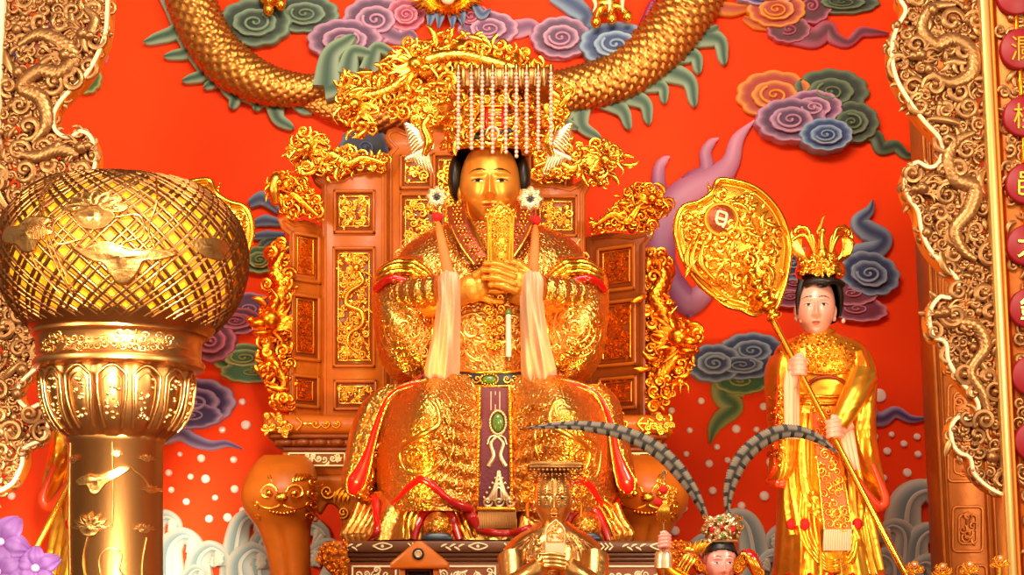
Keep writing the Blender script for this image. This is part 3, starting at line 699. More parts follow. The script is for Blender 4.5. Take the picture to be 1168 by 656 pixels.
# ------------------------------------------------------------------ throne
YT = .7
TR = thing('throne', 'carved reddish wood throne with golden dragon crests behind the seated statue', 'throne', (535, 750), YT)
def frame(g, u0, u1, v0, v1, w=3, d=0., h=3.):
    for a, b, c, e in ((u0, u1, v0, v0 + w), (u0, u1, v1 - w, v1), (u0, u0 + w, v0, v1), (u1 - w, u1, v0, v1)): g.box(a, b, c, e, d, d + h, min(1.2, w / 3))
def tilt(u0, k, d0=0.):
    def f(V): V[:, 2] += d0 + (V[:, 0] - u0) * k; return V
    return f
def inset_panel(u0, u1, v0, v1, sp, seed, fn, bright='gold', arch=False, motif=None):
    g = G(); frame(g, u0 - 7, u1 + 7, v0 - 8, v1 + 8, 3.5, 0, 5); g.xf(fn); f = obj('inset_frame', g, M['wood'], TR, YT)
    g = G(); g.mi = 1; g.box(u0 - 4, u1 + 4, v0 - 5, v1 + 5, -3, 1.2, .5); g.mi = 0
    frame(g, u0 - 1, u1 + 1, v0 - 1, v1 + 1, 2, 0, 3.4)
    poly = [(u0 + 2, v0 + 2), (u1 - 2, v0 + 2), (u1 - 2, v1 - 2), (u0 + 2, v1 - 2)]
    ornament(g, poly, 2.2, sp, seed, sp * .17, (.6, .32, .08), 6, 1.2)
    ornament(g, poly, 1.4, sp * .8, seed + 3, sp * .16, (.3, .65, .05), 6, .6)
    if motif:
        p = cr(motif, 70); t = np.linspace(0, 1, 70)
        g.tube(np.c_[p, np.full(70, 4.5)], 3.6 * np.sin(pi * np.clip(.1 + t * .88, 0, 1)) ** .6, 8)
        h = motif[0]; g.ball((h[0], h[1], 6), (5, 5, 4), 10, 7)
        for s in (-1, 1): g.tube(cr([(h[0], h[1] - 2, 6), (h[0] + 5 * s, h[1] - 8, 6), (h[0] + 11 * s, h[1] - 8, 5)], 8), np.linspace(1.6, .3, 8), 6)
    g.xf(fn); obj('gold_inset', g, [M[bright], M['wooddark']], f, YT)
flat = tilt(0, 0)
def panel(name, poly, d0, d1, fn, m='wood'):
    g = G(); g.prism(poly, d0, d1, 2.5)
    p2 = inset(np.asarray(poly, float), 5); rimtube(g, p2, 1.6, d1)
    g.xf(fn); return obj(name, g, M[m], TR, YT)
def mirr(poly, c): return [(2 * c - u, v) for u, v in poly][::-1]
CT = 547
top = [(440, 480), (440, 172), (446, 166), (440, 160), (437, 152), (442, 144), (452, 141), (462, 146), (476, 142), (492, 132), (520, 126), (547, 124)]
full = top + [(2 * CT - u, v) for u, v in top[::-1]]
panel('centre_back', full, -26, -12, flat)
inset_panel(462, 486, 182, 206, 9, 21, tilt(0, 0, -12)); inset_panel(462, 500, 226, 300, 9, 22, tilt(0, 0, -12)); inset_panel(616, 652, 228, 264, 9, 23, tilt(0, 0, -12)); inset_panel(616, 640, 180, 206, 9, 24, tilt(0, 0, -12)); inset_panel(500, 600, 180, 330, 12, 25, tilt(0, 0, -13))
LP = [(366, 480), (366, 214), (358, 208), (354, 199), (360, 193), (370, 196), (378, 204), (390, 202), (400, 196), (418, 192), (442, 194), (442, 480)]
panel('left_back', LP, -14, 0, flat)
inset_panel(387, 421, 224, 258, 8, 31, flat, arch=True)
inset_panel(386, 421, 289, 411, 8, 32, flat, motif=[(407, 306), (414, 322), (398, 334), (396, 348), (412, 356), (414, 370), (400, 380), (398, 394), (410, 404)])
inset_panel(387, 423, 441, 460, 7, 33, flat)
RP = [(668, 480), (668, 222), (674, 210), (666, 204), (650, 212), (630, 208), (600, 206), (600, 480)]
panel('right_back', RP, -14, 0, flat)
inset_panel(616, 652, 230, 262, 8, 34, flat); inset_panel(610, 652, 290, 412, 9, 35, flat)
wl = tilt(366, -.9)
LW = [(330, 480), (330, 268), (322, 262), (318, 252), (326, 247), (336, 252), (346, 248), (358, 250), (366, 256), (366, 480)]
panel('left_wing', LW, -12, 0, wl, 'wood')
inset_panel(341, 357, 272, 312, 6, 36, wl, 'deepgold'); inset_panel(340, 357, 342, 402, 6, 37, wl, 'deepgold'); inset_panel(340, 356, 434, 456, 6, 38, wl, 'deepgold')
wr = tilt(670, .7)
RW = [(670, 480), (670, 262), (690, 260), (706, 262), (722, 266), (738, 264), (744, 272), (736, 282), (736, 480)]
panel('right_wing', RW, -12, 0, wr, 'wooddark')
inset_panel(688, 717, 286, 322, 7, 39, wr, 'deepgold'); inset_panel(688, 718, 348, 408, 7, 40, wr, 'deepgold'); inset_panel(690, 719, 436, 458, 7, 41, wr, 'deepgold')
# golden crests
def crest(name, poly, d, sp, seed, m='gold', bodies=(), heads=(), back=True):
    g = G()
    if back:
        g.prism(inset(np.asarray(cr(poly, 90, True)), 3.5), d - 7, d - 1, 1.5)
    ornament(g, poly, d, sp * .8, seed, sp * .16, (.45, .45, .1), 7, 3.5, Rk=.7); ornament(g, poly, d + 8, sp * 1.1, seed + 7, sp * .17, (.4, .5, .1), 7, 4, Rk=.7)
    ornament(g, poly, d + 5, sp * 1.7, seed + 1, sp * .24, (.55, .35, .1), 7, 4, Rk=.55)
    c = obj(name, g, M[m], TR, YT)
    for pts, rad in bodies:
        b = scaled('crest_dragon_body', pts, [q * .8 for q in rad], c, YT, M[m], d + 7, 5, 8, .8, None, .3, 28)
    for i, (hu, hv, f, s) in enumerate(heads):
        g = G(); g.ball((hu, hv, d + 14), (10 * s, 9 * s, 9 * s), 16, 10); g.ball((hu + 11 * f * s, hv + 5 * s, d + 15), (9 * s, 6 * s, 7 * s), 14, 9); g.ball((hu + 18 * f * s, hv + 3 * s, d + 17), (4 * s, 3.6 * s, 4 * s), 10, 7)
        for q in (0, 1): g.ball((hu + (4 + 5 * q) * f * s, hv - 5 * s, d + 20 * s), 3 * s, 10, 7)
        for q in (-1, 1):
            g.tube(cr([(hu - 4 * f * s, hv - 5 * s, d + 14), (hu - 14 * f * s, hv - (14 + 4 * q) * s, d + 16), (hu - 28 * f * s, hv - (12 + 8 * q) * s, d + 14)], 12), np.linspace(3 * s, .4, 12), 7)
            g.tube(cr([(hu + 18 * f * s, hv + 6 * s, d + 18), (hu + 26 * f * s, hv + (10 + 8 * q) * s, d + 20), (hu + 20 * f * s, hv + (18 + 10 * q) * s, d + 18)], 12), np.linspace(1.8 * s, .3, 12), 6)
        rng = random.Random(i + seed)
        for j in range(16): leaf(g, (hu - 6 * f * s + rng.uniform(-5, 5) * s, hv + rng.uniform(-9, 12) * s), d + 12, rng.uniform(14, 26) * s, atan2(rng.uniform(-.9, .9), -f), rng.uniform(-1.6, 1.6), 2.4 * s, lift=4)
        for j in range(6): g.tube([(hu + (6 + 2 * j) * f * s, hv + 9 * s, d + 17), (hu + (6 + 2 * j) * f * s, hv + 13 * s, d + 18)], [1.3 * s, .2], 5)
        obj('crest_dragon_head', g, M[m], c, YT)
    return c
crest('centre_crest', [(382, 96), (398, 84), (430, 74), (446, 56), (472, 44), (500, 36), (540, 40), (580, 50), (618, 66), (646, 96), (650, 126), (640, 150), (600, 140), (560, 132), (500, 138), (478, 130), (452, 136), (438, 126), (424, 132), (426, 148), (410, 154), (396, 142), (384, 122)], 0, 12, 51, 'gold',
      [([(640, 112), (600, 84), (560, 70), (520, 62), (478, 72), (450, 98), (420, 108), (402, 98)], [5, 9, 10, 10, 10, 9, 8, 6])], [(404, 118, -1, .9), (474, 72, 1, 1.0)])
crest('left_crest', [(330, 170), (334, 152), (352, 147), (366, 156), (378, 164), (400, 168), (418, 174), (440, 178), (442, 196), (418, 190), (400, 194), (388, 204), (372, 200), (358, 198), (346, 206), (332, 196)], 8, 10, 52, 'gold',
      [([(438, 186), (414, 180), (396, 186), (378, 176), (362, 182), (352, 172)], [3, 6, 7, 7, 7, 5])], [(350, 168, -1, .75)])
crest('right_crest', [(606, 160), (626, 152), (648, 166), (668, 164), (690, 158), (706, 166), (714, 182), (704, 194), (696, 208), (682, 214), (668, 200), (640, 204), (610, 204)], 8, 10, 53, 'gold',
      [([(610, 190), (634, 184), (652, 192), (670, 182), (688, 188)], [3, 7, 7, 7, 5])], [(690, 182, 1, .8)])
crest('left_wing_crest', [(310, 200), (318, 194), (330, 204), (342, 200), (352, 210), (362, 226), (366, 252), (350, 246), (334, 250), (322, 244), (312, 230)], 30, 8, 54, 'deepgold', [([(362, 246), (346, 232), (334, 222), (322, 226), (314, 214)], [3, 6, 6, 6, 5])], [(318, 208, -1, .6)])
g = G(); g.tube(cr([(317, 198, 40), (312, 212, 42), (314, 232, 40)], 12), [5, 7, 8, 8, 8, 8, 8, 8, 7, 6, 5, 4], 10); obj('crest_finial', g, M['gold'], TR, YT)
crest('right_wing_crest', [(674, 250), (690, 242), (706, 224), (716, 208), (734, 206), (752, 214), (766, 228), (760, 246), (746, 258), (736, 268), (716, 262), (696, 260), (676, 264)], 20, 9, 55, 'deepgold', [([(680, 256), (700, 244), (716, 252), (730, 236), (746, 240)], [3, 6, 7, 7, 5])], [(744, 226, 1, .7)])
# dragon arms
def dragon_arm(name, side, poly, body, head, seed):
    g = G(); ornament(g, poly, 34, 9, seed, 2.0, (.55, .35, .1), 7, 6, Rk=.7); ornament(g, poly, 28, 8, seed + 2, 2.0, (.5, .45, .05), 6, 4); ornament(g, poly, 42, 15, seed + 1, 2.6, (.6, .3, .1), 7, 6, Rk=.55)
    g.prism(inset(cr(poly, 80, True), 3), 14, 28, 2)
    a = obj(name, g, M['deepgold'], TR, YT)
    scaled('arm_dragon_body', body, [3, 7, 9, 10, 10, 9, 7, 5, 2], a, YT, M['deepgold'], 40, 7, 9, .85, None, .28, 36)
    hu, hv = head; f = side; g = G()
    g.ball((hu, hv, 54), (13, 12, 12), 18, 12); g.ball((hu + 13 * f, hv + 5, 56), (11, 7, 9), 16, 10); g.ball((hu + 22 * f, hv + 1, 58), (5, 4.5, 5), 10, 8); g.ball((hu + 10 * f, hv + 16, 54), (11, 4, 8), 14, 8)
    for q in (0, 1): g.ball((hu + (3 + 7 * q) * f, hv - 6, 62), 3.4, 10, 7)
    for q in (-1, 1):
        g.tube(cr([(hu - 4 * f, hv - 8, 54), (hu - 10 * f, hv - 22, 56 + 6 * q), (hu - 2 * f, hv - 34, 54 + 8 * q)], 12), np.linspace(3.2, .4, 12), 7)
    rng = random.Random(seed)
    for j in range(22): leaf(g, (hu - 5 * f + rng.uniform(-7, 7), hv + rng.uniform(-10, 14)), 52, rng.uniform(14, 26), atan2(rng.uniform(-1, 1), -f), rng.uniform(-1.6, 1.6), 2.4, lift=5)
    for j in range(7): g.tube([(hu + (5 + 2.4 * j) * f, hv + 9, 58), (hu + (5 + 2.4 * j) * f, hv + 13.5, 59)], [1.4, .2], 5)
    obj('arm_dragon_head', g, M['deepgold'], a, YT)
    g = G(); cu, cv = hu + 2 * f, hv + 52
    g.ball((cu, cv, 52), (7, 7, 7), 14, 9)
    for q in (-8, 0, 8): g.tube(cr([(cu, cv, 52), (cu + q, cv + 4, 58), (cu + q * 1.2, cv + 12, 56)], 8), np.linspace(4, 1.5, 8), 8)
    obj('arm_dragon_claw', g, M['deepgold'], a, YT)
dragon_arm('left_arm_carving', -1, [(310, 286), (318, 274), (328, 282), (332, 320), (332, 400), (334, 466), (312, 468), (304, 448), (296, 430), (294, 400), (300, 380), (292, 366), (300, 350), (306, 320)],
           [(322, 288), (314, 306), (322, 326), (316, 348), (306, 372), (304, 398), (314, 420), (324, 436), (314, 456)], (308, 364), 61)
dragon_arm('right_arm_carving', 1, [(734, 290), (744, 282), (762, 288), (768, 304), (760, 330), (768, 352), (782, 366), (796, 376), (798, 398), (790, 420), (776, 434), (768, 452), (756, 470), (738, 470), (734, 400)],
           [(750, 296), (758, 316), (748, 338), (758, 358), (768, 384), (766, 412), (752, 430), (744, 446), (752, 464)], (774, 384), 62)
# seat
YSE = .2
def seat_part(name, g, m, p=None): return obj(name, g, M[m] if isinstance(m, str) else m, p or TR, YSE)
g = G(); g.box(300, 768, 473, 494, -150, 0, 5); a = seat_part('seat_rail', g, 'wood')
g = G()
for u0, u1 in ((302, 332), (738, 768)):
    ornament(g, [(u0, 474), (u1, 474), (u1, 494), (u0, 494)], 1, 7, int(u0), 1.6, (.5, .4, .1), 6, 1.5); seat_part('rail_ornament', g, 'gold', a); g = G()
for uc, f in ((372, 1), (700, -1)):
    for k in (-12, 0, 12):
        scroll(g, (uc + k, 483), 1.2, 6, 0 if k < 0 else 3.14, 1 if k < 0 else -1, 1.1, 1.3); g.ball((uc + k, 483, 1), (2, 2, 1.5), 8, 6)
    g.tube(cr([(uc - 34 * f, 476, 1), (uc - 28 * f, 483, 1), (uc - 34 * f, 491, 1)], 10), 1.6, 6)
    leaf(g, (uc - 26 * f, 483), 1, 12, 0, .2, 2); seat_part('rail_ornament', g, 'gold', a); g = G()
g = G()
for v0, v1, i in ((494, 500, 6), (500, 508, 12), (508, 515, 20)): g.box(300 + i, 768 - i, v0, v1, -150, -i * .6, 2.2)
for k in range(22):
    u = 324 + k * 20
    g.ball((u, 504, -7), (9, 4, 4), 10, 7)
seat_part('seat_moulding', g, 'wooddark')
for u0, u1 in ((328, 394), (690, 742)):
    g = G(); g.mi = 1; g.box(u0, u1, 516, 532, -20, -3, 1); g.mi = 0; frame(g, u0, u1, 516, 532, 2, -4, 3)
    ornament(g, [(u0 + 14, 519), (u1 - 4, 519), (u1 - 4, 529), (u0 + 4, 529)], -2.6, 6.5, int(u0) + 5, 1.0, (.75, .2, .05), 6)
    for k in range(3): g.tube([(u0 + 4 + 4 * k, 519, -2.5), (u0 + 8 + 4 * k, 524, -2.5), (u0 + 4 + 4 * k, 529, -2.5)], .9, 5)
    seat_part('inlay_strip', g, [M['cream'], M['wooddark']])
g = G(); g.box(320, 750, 514, 542, -150, -12, 3); seat_part('seat_box', g, 'wood')
def cab_leg(name, c, f):
    """bulging lion-mask leg; f=-1 left, +1 right"""
    g = G()
    R = Robe([(518, c, 24, 4, 36), (526, c, 32, 22, 38), (534, c + f, 37, 36, 40), (548, c + 3 * f, 42, 46, 44), (566, c + 5 * f, 44, 52, 44), (584, c + 4 * f, 40, 46, 40), (604, c, 30, 34, 32), (640, c - 6 * f, 24, 26, 26), (690, c - 8 * f, 20, 22, 22), (735, c - 2 * f, 22, 26, 22), (752, c + 4 * f, 26, 34, 24)], .9, lambda x, v: -5 * np.exp(-(x / .12) ** 2) * np.clip((v - 575) / 30, 0, 1))
    R.mesh(g, 60, 48)
    L = seat_part(name, g, 'wood')
    g = G(); fr = R.front
    for s in (-1, 1):
        scroll(g, (c + s * 16, 562), lambda a, b: fr(a, b) + 1, 11, pi if s > 0 else 0, s, 1.2, 2.0); g.ball((c + s * 14, 563, float(fr(c + s * 14, 563)) + 2), 4.5, 12, 8)
        for k in range(5): leaf(g, (c + s * (12 + 3 * k), 550 - k), lambda a, b: fr(a, b) + 1, 12, -pi / 2 + s * (.3 + .15 * k), s * .9, 1.5)
        g.tube(np.array([(c + s * t, 575 + 5 * sin(t / 9), float(fr(c + s * t, 575)) + 1) for t in np.linspace(2, 32, 14)]), 1.5, 6)
        for k in range(4): scroll(g, (c + s * (34 - k), 548 + 14 * k), lambda a, b: fr(a, b) + .5, 7, k, s, 1.2, 1.3)
    g.ball((c, 568, float(fr(c, 568)) + 3), (8, 6, 5), 12, 8)
    for k in range(8): g.ball((c - 14 + 4 * k, 583 + 2.5 * sin(k / 7 * pi), float(fr(c - 14 + 4 * k, 584)) + 1), (1.9, 2.6, 2), 8, 6)
    seat_part('lion_mask', g, 'gold', L)
cab_leg('leg', 322, -1); cab_leg('leg', 738, 1)
for c, f in ((410, -1), (660, 1)):
    pass
g = G(); ap = [(352, 540), (352, 566), (362, 586), (372, 574), (384, 580), (390, 600), (402, 588), (420, 572), (470, 566), (600, 566), (660, 572), (676, 590), (690, 578), (700, 570), (712, 560), (712, 540)]
g.prism(cr(ap, 120, True), -30, -14, 2.5); a = seat_part('apron', g, 'wood')
g = G()
for c, f in ((380, 1), (690, -1)):
    for k in range(4): leaf(g, (c + f * (k * 5), 574), -13, 22 - 2 * k, -pi / 2 + f * .3, f * 1.2, 2.2, lift=2)
    scroll(g, (c - 8 * f, 560), -12, 9, 0, f, 1.4, 1.8); scroll(g, (c + 10 * f, 584), -12, 7, 2, -f, 1.4, 1.6)
    seat_part('apron_flame', g, 'gold', a); g = G()

# ------------------------------------------------------------------ footstool table in front
YFT = -.95
FT = thing('footstool_table', 'low carved wooden table with gold inlay under the seated statue robe', 'table', (580, 780), YFT)
g = G(); g.box(372, 790, 617, 630, -165, 0, 2); a = obj('table_top', g, M['woodbrown'], FT, YFT)
g = G()
for k, uc in enumerate((398, 436, 470, 515, 545, 580, 612, 664, 690, 722, 752)):
    t = k % 3
    if t == 0:
        for q in range(5): leaf(g, (uc - 12 + 5 * q, 624), .6, 8, -.5 + .5 * (q % 2) * 2, .5, 1.1)
    elif t == 1:
        g.tube(cr([(uc - 11, 623, .6), (uc, 619.5, .6), (uc + 11, 623, .6), (uc, 627, .6), (uc - 11, 623, .6)], 30), .9, 6); g.ball((uc, 623.3, .6), (2, 2, 1.2), 8, 6)
    else:
        for q in range(3): g.tube([(uc - 5 + 5 * q, 619.5, .6), (uc - 1 + 5 * q, 623.5, .6), (uc - 5 + 5 * q, 627.5, .6)], 1.1, 6)
    obj('edge_inlay', g, M['cream'], a, YFT); g = G()
g = G()
for v0, v1, i in ((630, 635, 8), (635, 640, 14), (640, 644, 18)): g.box(372 + i, 790 - i, v0, v1, -160, -i * .5, 1.5)
obj('moulding', g, M['woodbrown'], FT, YFT)
g = G(); g.box(394, 768, 642, 790, -158, -8, 2); a = obj('table_body', g, M['wooddark'], FT, YFT)
for u0, u1 in ((400, 452), (455, 566), (600, 760)):
    g = G(); frame(g, u0, u1, 645, 690, 2.4, -9, 2.4)
    ornament(g, [(u0 + 5, 650), (u1 - 5, 650), (u1 - 5, 686), (u0 + 5, 686)], -7.6, 8, int(u0) + 900, 1.05, (.75, .22, .03), 6)
    obj('frieze_inlay', g, M['cream'], a, YFT)
for f, u in ((-1, 372), (1, 786)):
    g = G(); pts = [(u + 14 * -f, 617), (u + f * 2, 619), (u + f * 10, 630), (u + f * 8, 640), (u - 2 * f, 652), (u - 14 * f, 664), (u - 24 * f, 664), (u - 24 * f, 617)]
    g.prism(cr(pts, 60, True) if False else pts, -40, 3, 2); b = obj('corner_bracket', g, M['wood'], FT, YFT)
    g = G(); ornament(g, pts, 4, 5, 5 + f, 1.1, (.3, .4, .3), 6); obj('bracket_gilding', g, M['deepgold'], b, YFT)
# ------------------------------------------------------------------ heads and hands
def head(g, uc, vm, half, asp, d0, skin, lip, brow=(30, 18, 14), iris=(24, 14, 10), white=(215, 190, 150), nx=150, ny=150, lids=.8, turn=0.):
    """sculpted head: eyes at vm, half = half the head height, asp = half-width / half-height; d0 = depth of the head axis"""
    S = lin(skin); L = lin(lip); B = lin(brow); I = lin(iris); Wh = lin(white)
    th = np.linspace(.02, pi - .02, ny)
    t = np.linspace(-1, 1, nx, endpoint=False); ph = pi * (t * .62 + .38 * t ** 3)
    TH_, PH = np.meshgrid(th, ph, indexing='ij')
    y = np.cos(TH_); s = np.sin(TH_) ** .82
    x = s * np.sin(PH); z = s * np.cos(PH)
    low = np.clip(-y, 0, 1)
    x = x * asp * (1 - .30 * low ** 1.6) * (1 + .03 * np.exp(-((y + .25) / .25) ** 2))
    fr = z > 0
    z = np.where(fr, z * .74 * (1 - .10 * low), z * .80 * (1 - .35 * low))
    X = x / asp * .74
    ga = lambda a, b, sx, sy: np.exp(-((X - a) / sx) ** 2 - ((y - b) / sy) ** 2)
    f = np.where(fr, np.clip(np.cos(PH), 0, 1) ** .5, 0)
    nose = np.exp(-(X / (.055 + .05 * np.clip(-y / .36, 0, 1))) ** 2) * np.interp(y, [-.47, -.40, -.33, -.05, .12, .2], [0, .10, .215, .085, .02, 0])
    dz = nose + .05 * (ga(.1, -.355, .05, .05) + ga(-.1, -.355, .05, .05)) - .075 * (ga(.29, .03, .17, .09) + ga(-.29, .03, .17, .09)) + .06 * (ga(.29, -.015, .115, .06) + ga(-.29, -.015, .115, .06))
    dz += .02 * (ga(.3, .16, .2, .04) + ga(-.3, .16, .2, .04)) + .05 * ga(0, -.53, .14, .035) + .055 * ga(0, -.625, .10, .04) - .02 * ga(0, -.575, .15, .015) + .06 * ga(0, -.86, .16, .1) + .03 * (ga(.36, -.34, .18, .18) + ga(-.36, -.34, .18, .18)) - .02 * ga(0, -.73, .14, .04) - .015 * ga(0, -.45, .03, .04)
    z = z + dz * f
    C = np.repeat(S[None], x.size, 0).reshape(x.shape + (3,))
    front = fr & (np.cos(PH) > .3)
    for sg in (-1, 1):
        ex = (X * sg - .29) / .145
        up = .056 * (1 - ex ** 2) * lids + .012 * ex; dn = -.044 * (1 - ex ** 2) + .012 * ex
        yy = y + .012
        ins = front & (np.abs(ex) < 1) & (yy < up) & (yy > dn)
        C[ins] = Wh
        C[ins & (np.hypot((X * sg - .285), (yy - .004) * 1.0) < .060)] = I
        C[front & (np.abs(ex) < 1.08) & (np.abs(yy - up) < .014)] = B
        bx = (X * sg - .30) / .21; by = .20 + .055 * (1 - bx ** 2) - .015 * bx
        C[front & (np.abs(bx) < 1) & (np.abs(y - by) < .016 * (1.15 - .6 * np.clip(bx, 0, 1)))] = B
    lx = X / .17
    C[front & (np.abs(lx) < 1) & (y < -.575 + .055 * (1 - lx ** 2) - .014 * np.exp(-(X / .03) ** 2)) & (y > -.575 - .075 * (1 - lx ** 2))] = L
    C[front & (np.abs(lx) < .98) & (np.abs(y + .575 - .006 * np.cos(lx * 6)) < .006)] = L * .35
    ct, st = cos(turn), sin(turn)
    U = uc + half * (x * ct + z * st); V = vm - half * y; D = d0 + half * (z * ct - x * st)
    g.grid(np.stack([U, V, D], -1).reshape(-1, 3), nx, ny, cu=True, col=C.reshape(-1, 3))
    for sg in (-1, 1):  # ears
        eu = uc + sg * half * asp * .97
        e = G(); e.ball((0, 0, 0), (half * .09, half * .22, half * .15), 14, 10); e.ball((0, half * .22, half * .02), (half * .07, half * .10, half * .09), 10, 8)
        e.xf(lambda Q: Q + np.array((eu, vm + half * .14, d0 - half * .02))); e.C = [np.repeat(S[None], len(c), 0) for c in e.C]; g.join(e)
    return g
def hair_cap(uc, vm, half, asp, d0, line, grow=1.07, nx=64, ny=48, back=-.7):
    """hair shell; line(x) = hair line height on the forehead"""
    g = G(); th = np.linspace(.02, pi * .86, ny); ph = np.arange(nx) * 2 * pi / nx
    T_, PH = np.meshgrid(th, ph, indexing='ij'); y = np.cos(T_); s = np.sin(T_) ** .82
    X = s * np.sin(PH); z = np.cos(PH) * s; x = X * asp * (1 - .15 * np.clip(-y, 0, 1))
    z = np.where(z > 0, z * .78, z * .86); k = grow
    keep = np.where(z > .02, y > line(X), y > back)
    V = np.stack([uc + half * x * k, vm - half * y * k, d0 + half * z * k], -1).reshape(-1, 3)
    I = np.arange(nx * ny).reshape(ny, nx); I2 = np.concatenate([I, I[:, :1]], 1); K = np.concatenate([keep, keep[:, :1]], 1)
    q = np.stack([I2[:-1, :-1], I2[:-1, 1:], I2[1:, 1:], I2[1:, :-1]], -1); ok = (K[:-1, :-1] & K[:-1, 1:] & K[1:, 1:] & K[1:, :-1])
    g.add(V, q=q[ok])
    # thickness: an inner shell pulled in, so that the hair line has an edge
    V2 = np.stack([uc + half * x * (k - .07), vm - half * y * (k - .07), d0 + half * z * (k - .09)], -1).reshape(-1, 3)
    g.add(V2, q=q[ok][:, ::-1])
    return g
def fingers(g, knuckles, tips, r, sag, n=14):
    """one tapered, bent chain per finger"""
    for (a, b) in zip(knuckles, tips):
        a = np.array(a, float); b = np.array(b, float); m = (a + b) / 2 + np.array(sag)
        m2 = a * .25 + b * .75 + np.array(sag) * .8
        p = cr([a, m, m2, b], n); t = np.linspace(0, 1, n)
        rr = r * (1.05 - .3 * t) * (1 + .08 * np.cos(t * 3 * 2 * pi))
        g.tube(p, rr, 10); g.ball(p[-1], rr[-1], 10, 7)
def surf(R, pts, lift=1., dshift=0.):
    p = np.asarray(pts, float); return np.c_[p[:, :2], R.front(p[:, 0], p[:, 1]) + lift + dshift]

# ------------------------------------------------------------------ the big seated statue
YB = -.35
ST = thing('deity_statue', 'huge seated golden crowned deity statue in embossed robes at the centre', 'statue', (568, 617), YB)
def sp(name, g, m, p=None, Y=YB, label=None): return obj(name, g, M[m] if isinstance(m, str) else m, p or ST, Y, label)
SK = (232, 152, 54)
# robes: torso
torso = Robe([(247, 560, 42, 16, 24), (254, 561, 64, 22, 32), (264, 562, 86, 30, 38), (275, 561, 100, 38, 42), (291, 560, 110, 50, 46), (315, 559, 112, 58, 48), (345, 560, 104, 62, 48), (380, 560, 82, 66, 48), (410, 560, 64, 68, 46), (446, 560, 62, 68, 46)], .9,
             lambda x, v: 1.6 * np.sin(x * 9 + v * .03) * np.clip((v - 250) / 40, 0, 1))
g = G(); torso.mesh(g, 90, 96); robe = sp('robe', g, 'goldrelief')
g = G()
tf = lambda a, b: torso.front(a, b) + .5
ornament(g, [(462, 262), (500, 248), (540, 300), (520, 340), (440, 326), (448, 280)], tf, 8, 71, 1.05, (.55, .35, .1), 6)
sp('robe_embroidery', g, 'embroidery', robe); g = G()
ornament(g, [(620, 250), (660, 264), (674, 286), (680, 326), (604, 340), (582, 300)], tf, 8, 72, 1.05, (.55, .35, .1), 6)
sp('robe_embroidery', g, 'embroidery', robe); g = G()
ornament(g, [(506, 340), (618, 340), (614, 410), (510, 410)], tf, 9, 73, 1.4, (.55, .35, .1), 6)
ornament(g, [(520, 345), (604, 345), (600, 405), (524, 405)], tf, 20, 74, 2.4, (.7, .2, .1), 7, Rk=.5)
p = cr([(512, 402), (530, 388), (520, 370), (540, 358), (560, 372), (585, 360), (600, 378), (590, 398), (606, 404)], 80)
g.tube(surf(torso, p, 1.5), 3.2 * np.sin(pi * np.clip(np.linspace(.1, 1, 80), 0, 1)) + .3, 8)
sp('robe_embroidery', g, 'embroidery', robe)
# lower robe over knees
def knees(x, v):
    k = 44 * (np.exp(-((np.abs(x) - .56) / .28) ** 2)) * np.exp(-((v - 470) / 60) ** 2) * 1.0
    k = k + 20 * np.exp(-((np.abs(x) - .56) / .34) ** 2) * np.clip((v - 470) / 100, 0, 1)
    fold = 3.0 * np.sin(26 * np.abs(x) + v * .10) * np.exp(-((np.abs(x) - .22) / .12) ** 2) * np.clip((v - 440) / 30, 0, 1)
    fold = fold + 2.0 * np.sin(v * .35 + 9 * np.abs(x)) * np.exp(-((np.abs(x) - .30) / .14) ** 2) * np.clip((v - 440) / 30, 0, 1)
    return k + fold - 15 * np.exp(-(x / .26) ** 2) * np.clip((v - 436) / 40, 0, 1)
lower = Robe([(428, 564, 100, 60, 60), (440, 564, 126, 70, 70), (456, 565, 138, 80, 80), (480, 566, 142, 88, 80), (520, 566, 142, 90, 80), (560, 566, 140, 88, 80), (584, 566, 137, 84, 76)], .72, knees)
g = G(); lower.mesh(g, 110, 150); skirt = sp('lower_robe', g, 'goldrelief')
lf = lambda a, b: lower.front(a, b) + .3
g = G()
ornament(g, [(442, 440), (520, 440), (540, 470), (536, 572), (428, 576), (426, 490)], lf, 8, 81, .95, (.6, .32, .08), 6)
sp('robe_embroidery', g, 'embroidery', skirt); g = G()
ornament(g, [(610, 440), (688, 442), (706, 490), (706, 576), (594, 572), (590, 470)], lf, 8, 82, .95, (.6, .32, .08), 6)
sp('robe_embroidery', g, 'embroidery', skirt); g = G()
for c in ((474, 520), (664, 520), (480, 466), (656, 466)):
    for R_ in (22, 15): g.tube(np.array([(c[0] + R_ * cos(a), c[1] + R_ * sin(a), float(lower.front(c[0] + R_ * cos(a), c[1] + R_ * sin(a))) + .6) for a in np.linspace(0, 2 * pi, 40)]), 1.2, 6)
    scroll(g, c, lf, 12, .5, 1, 1.8, 2.0, 1, 7)
    sp('robe_medallion', g, 'gold', skirt); g = G()
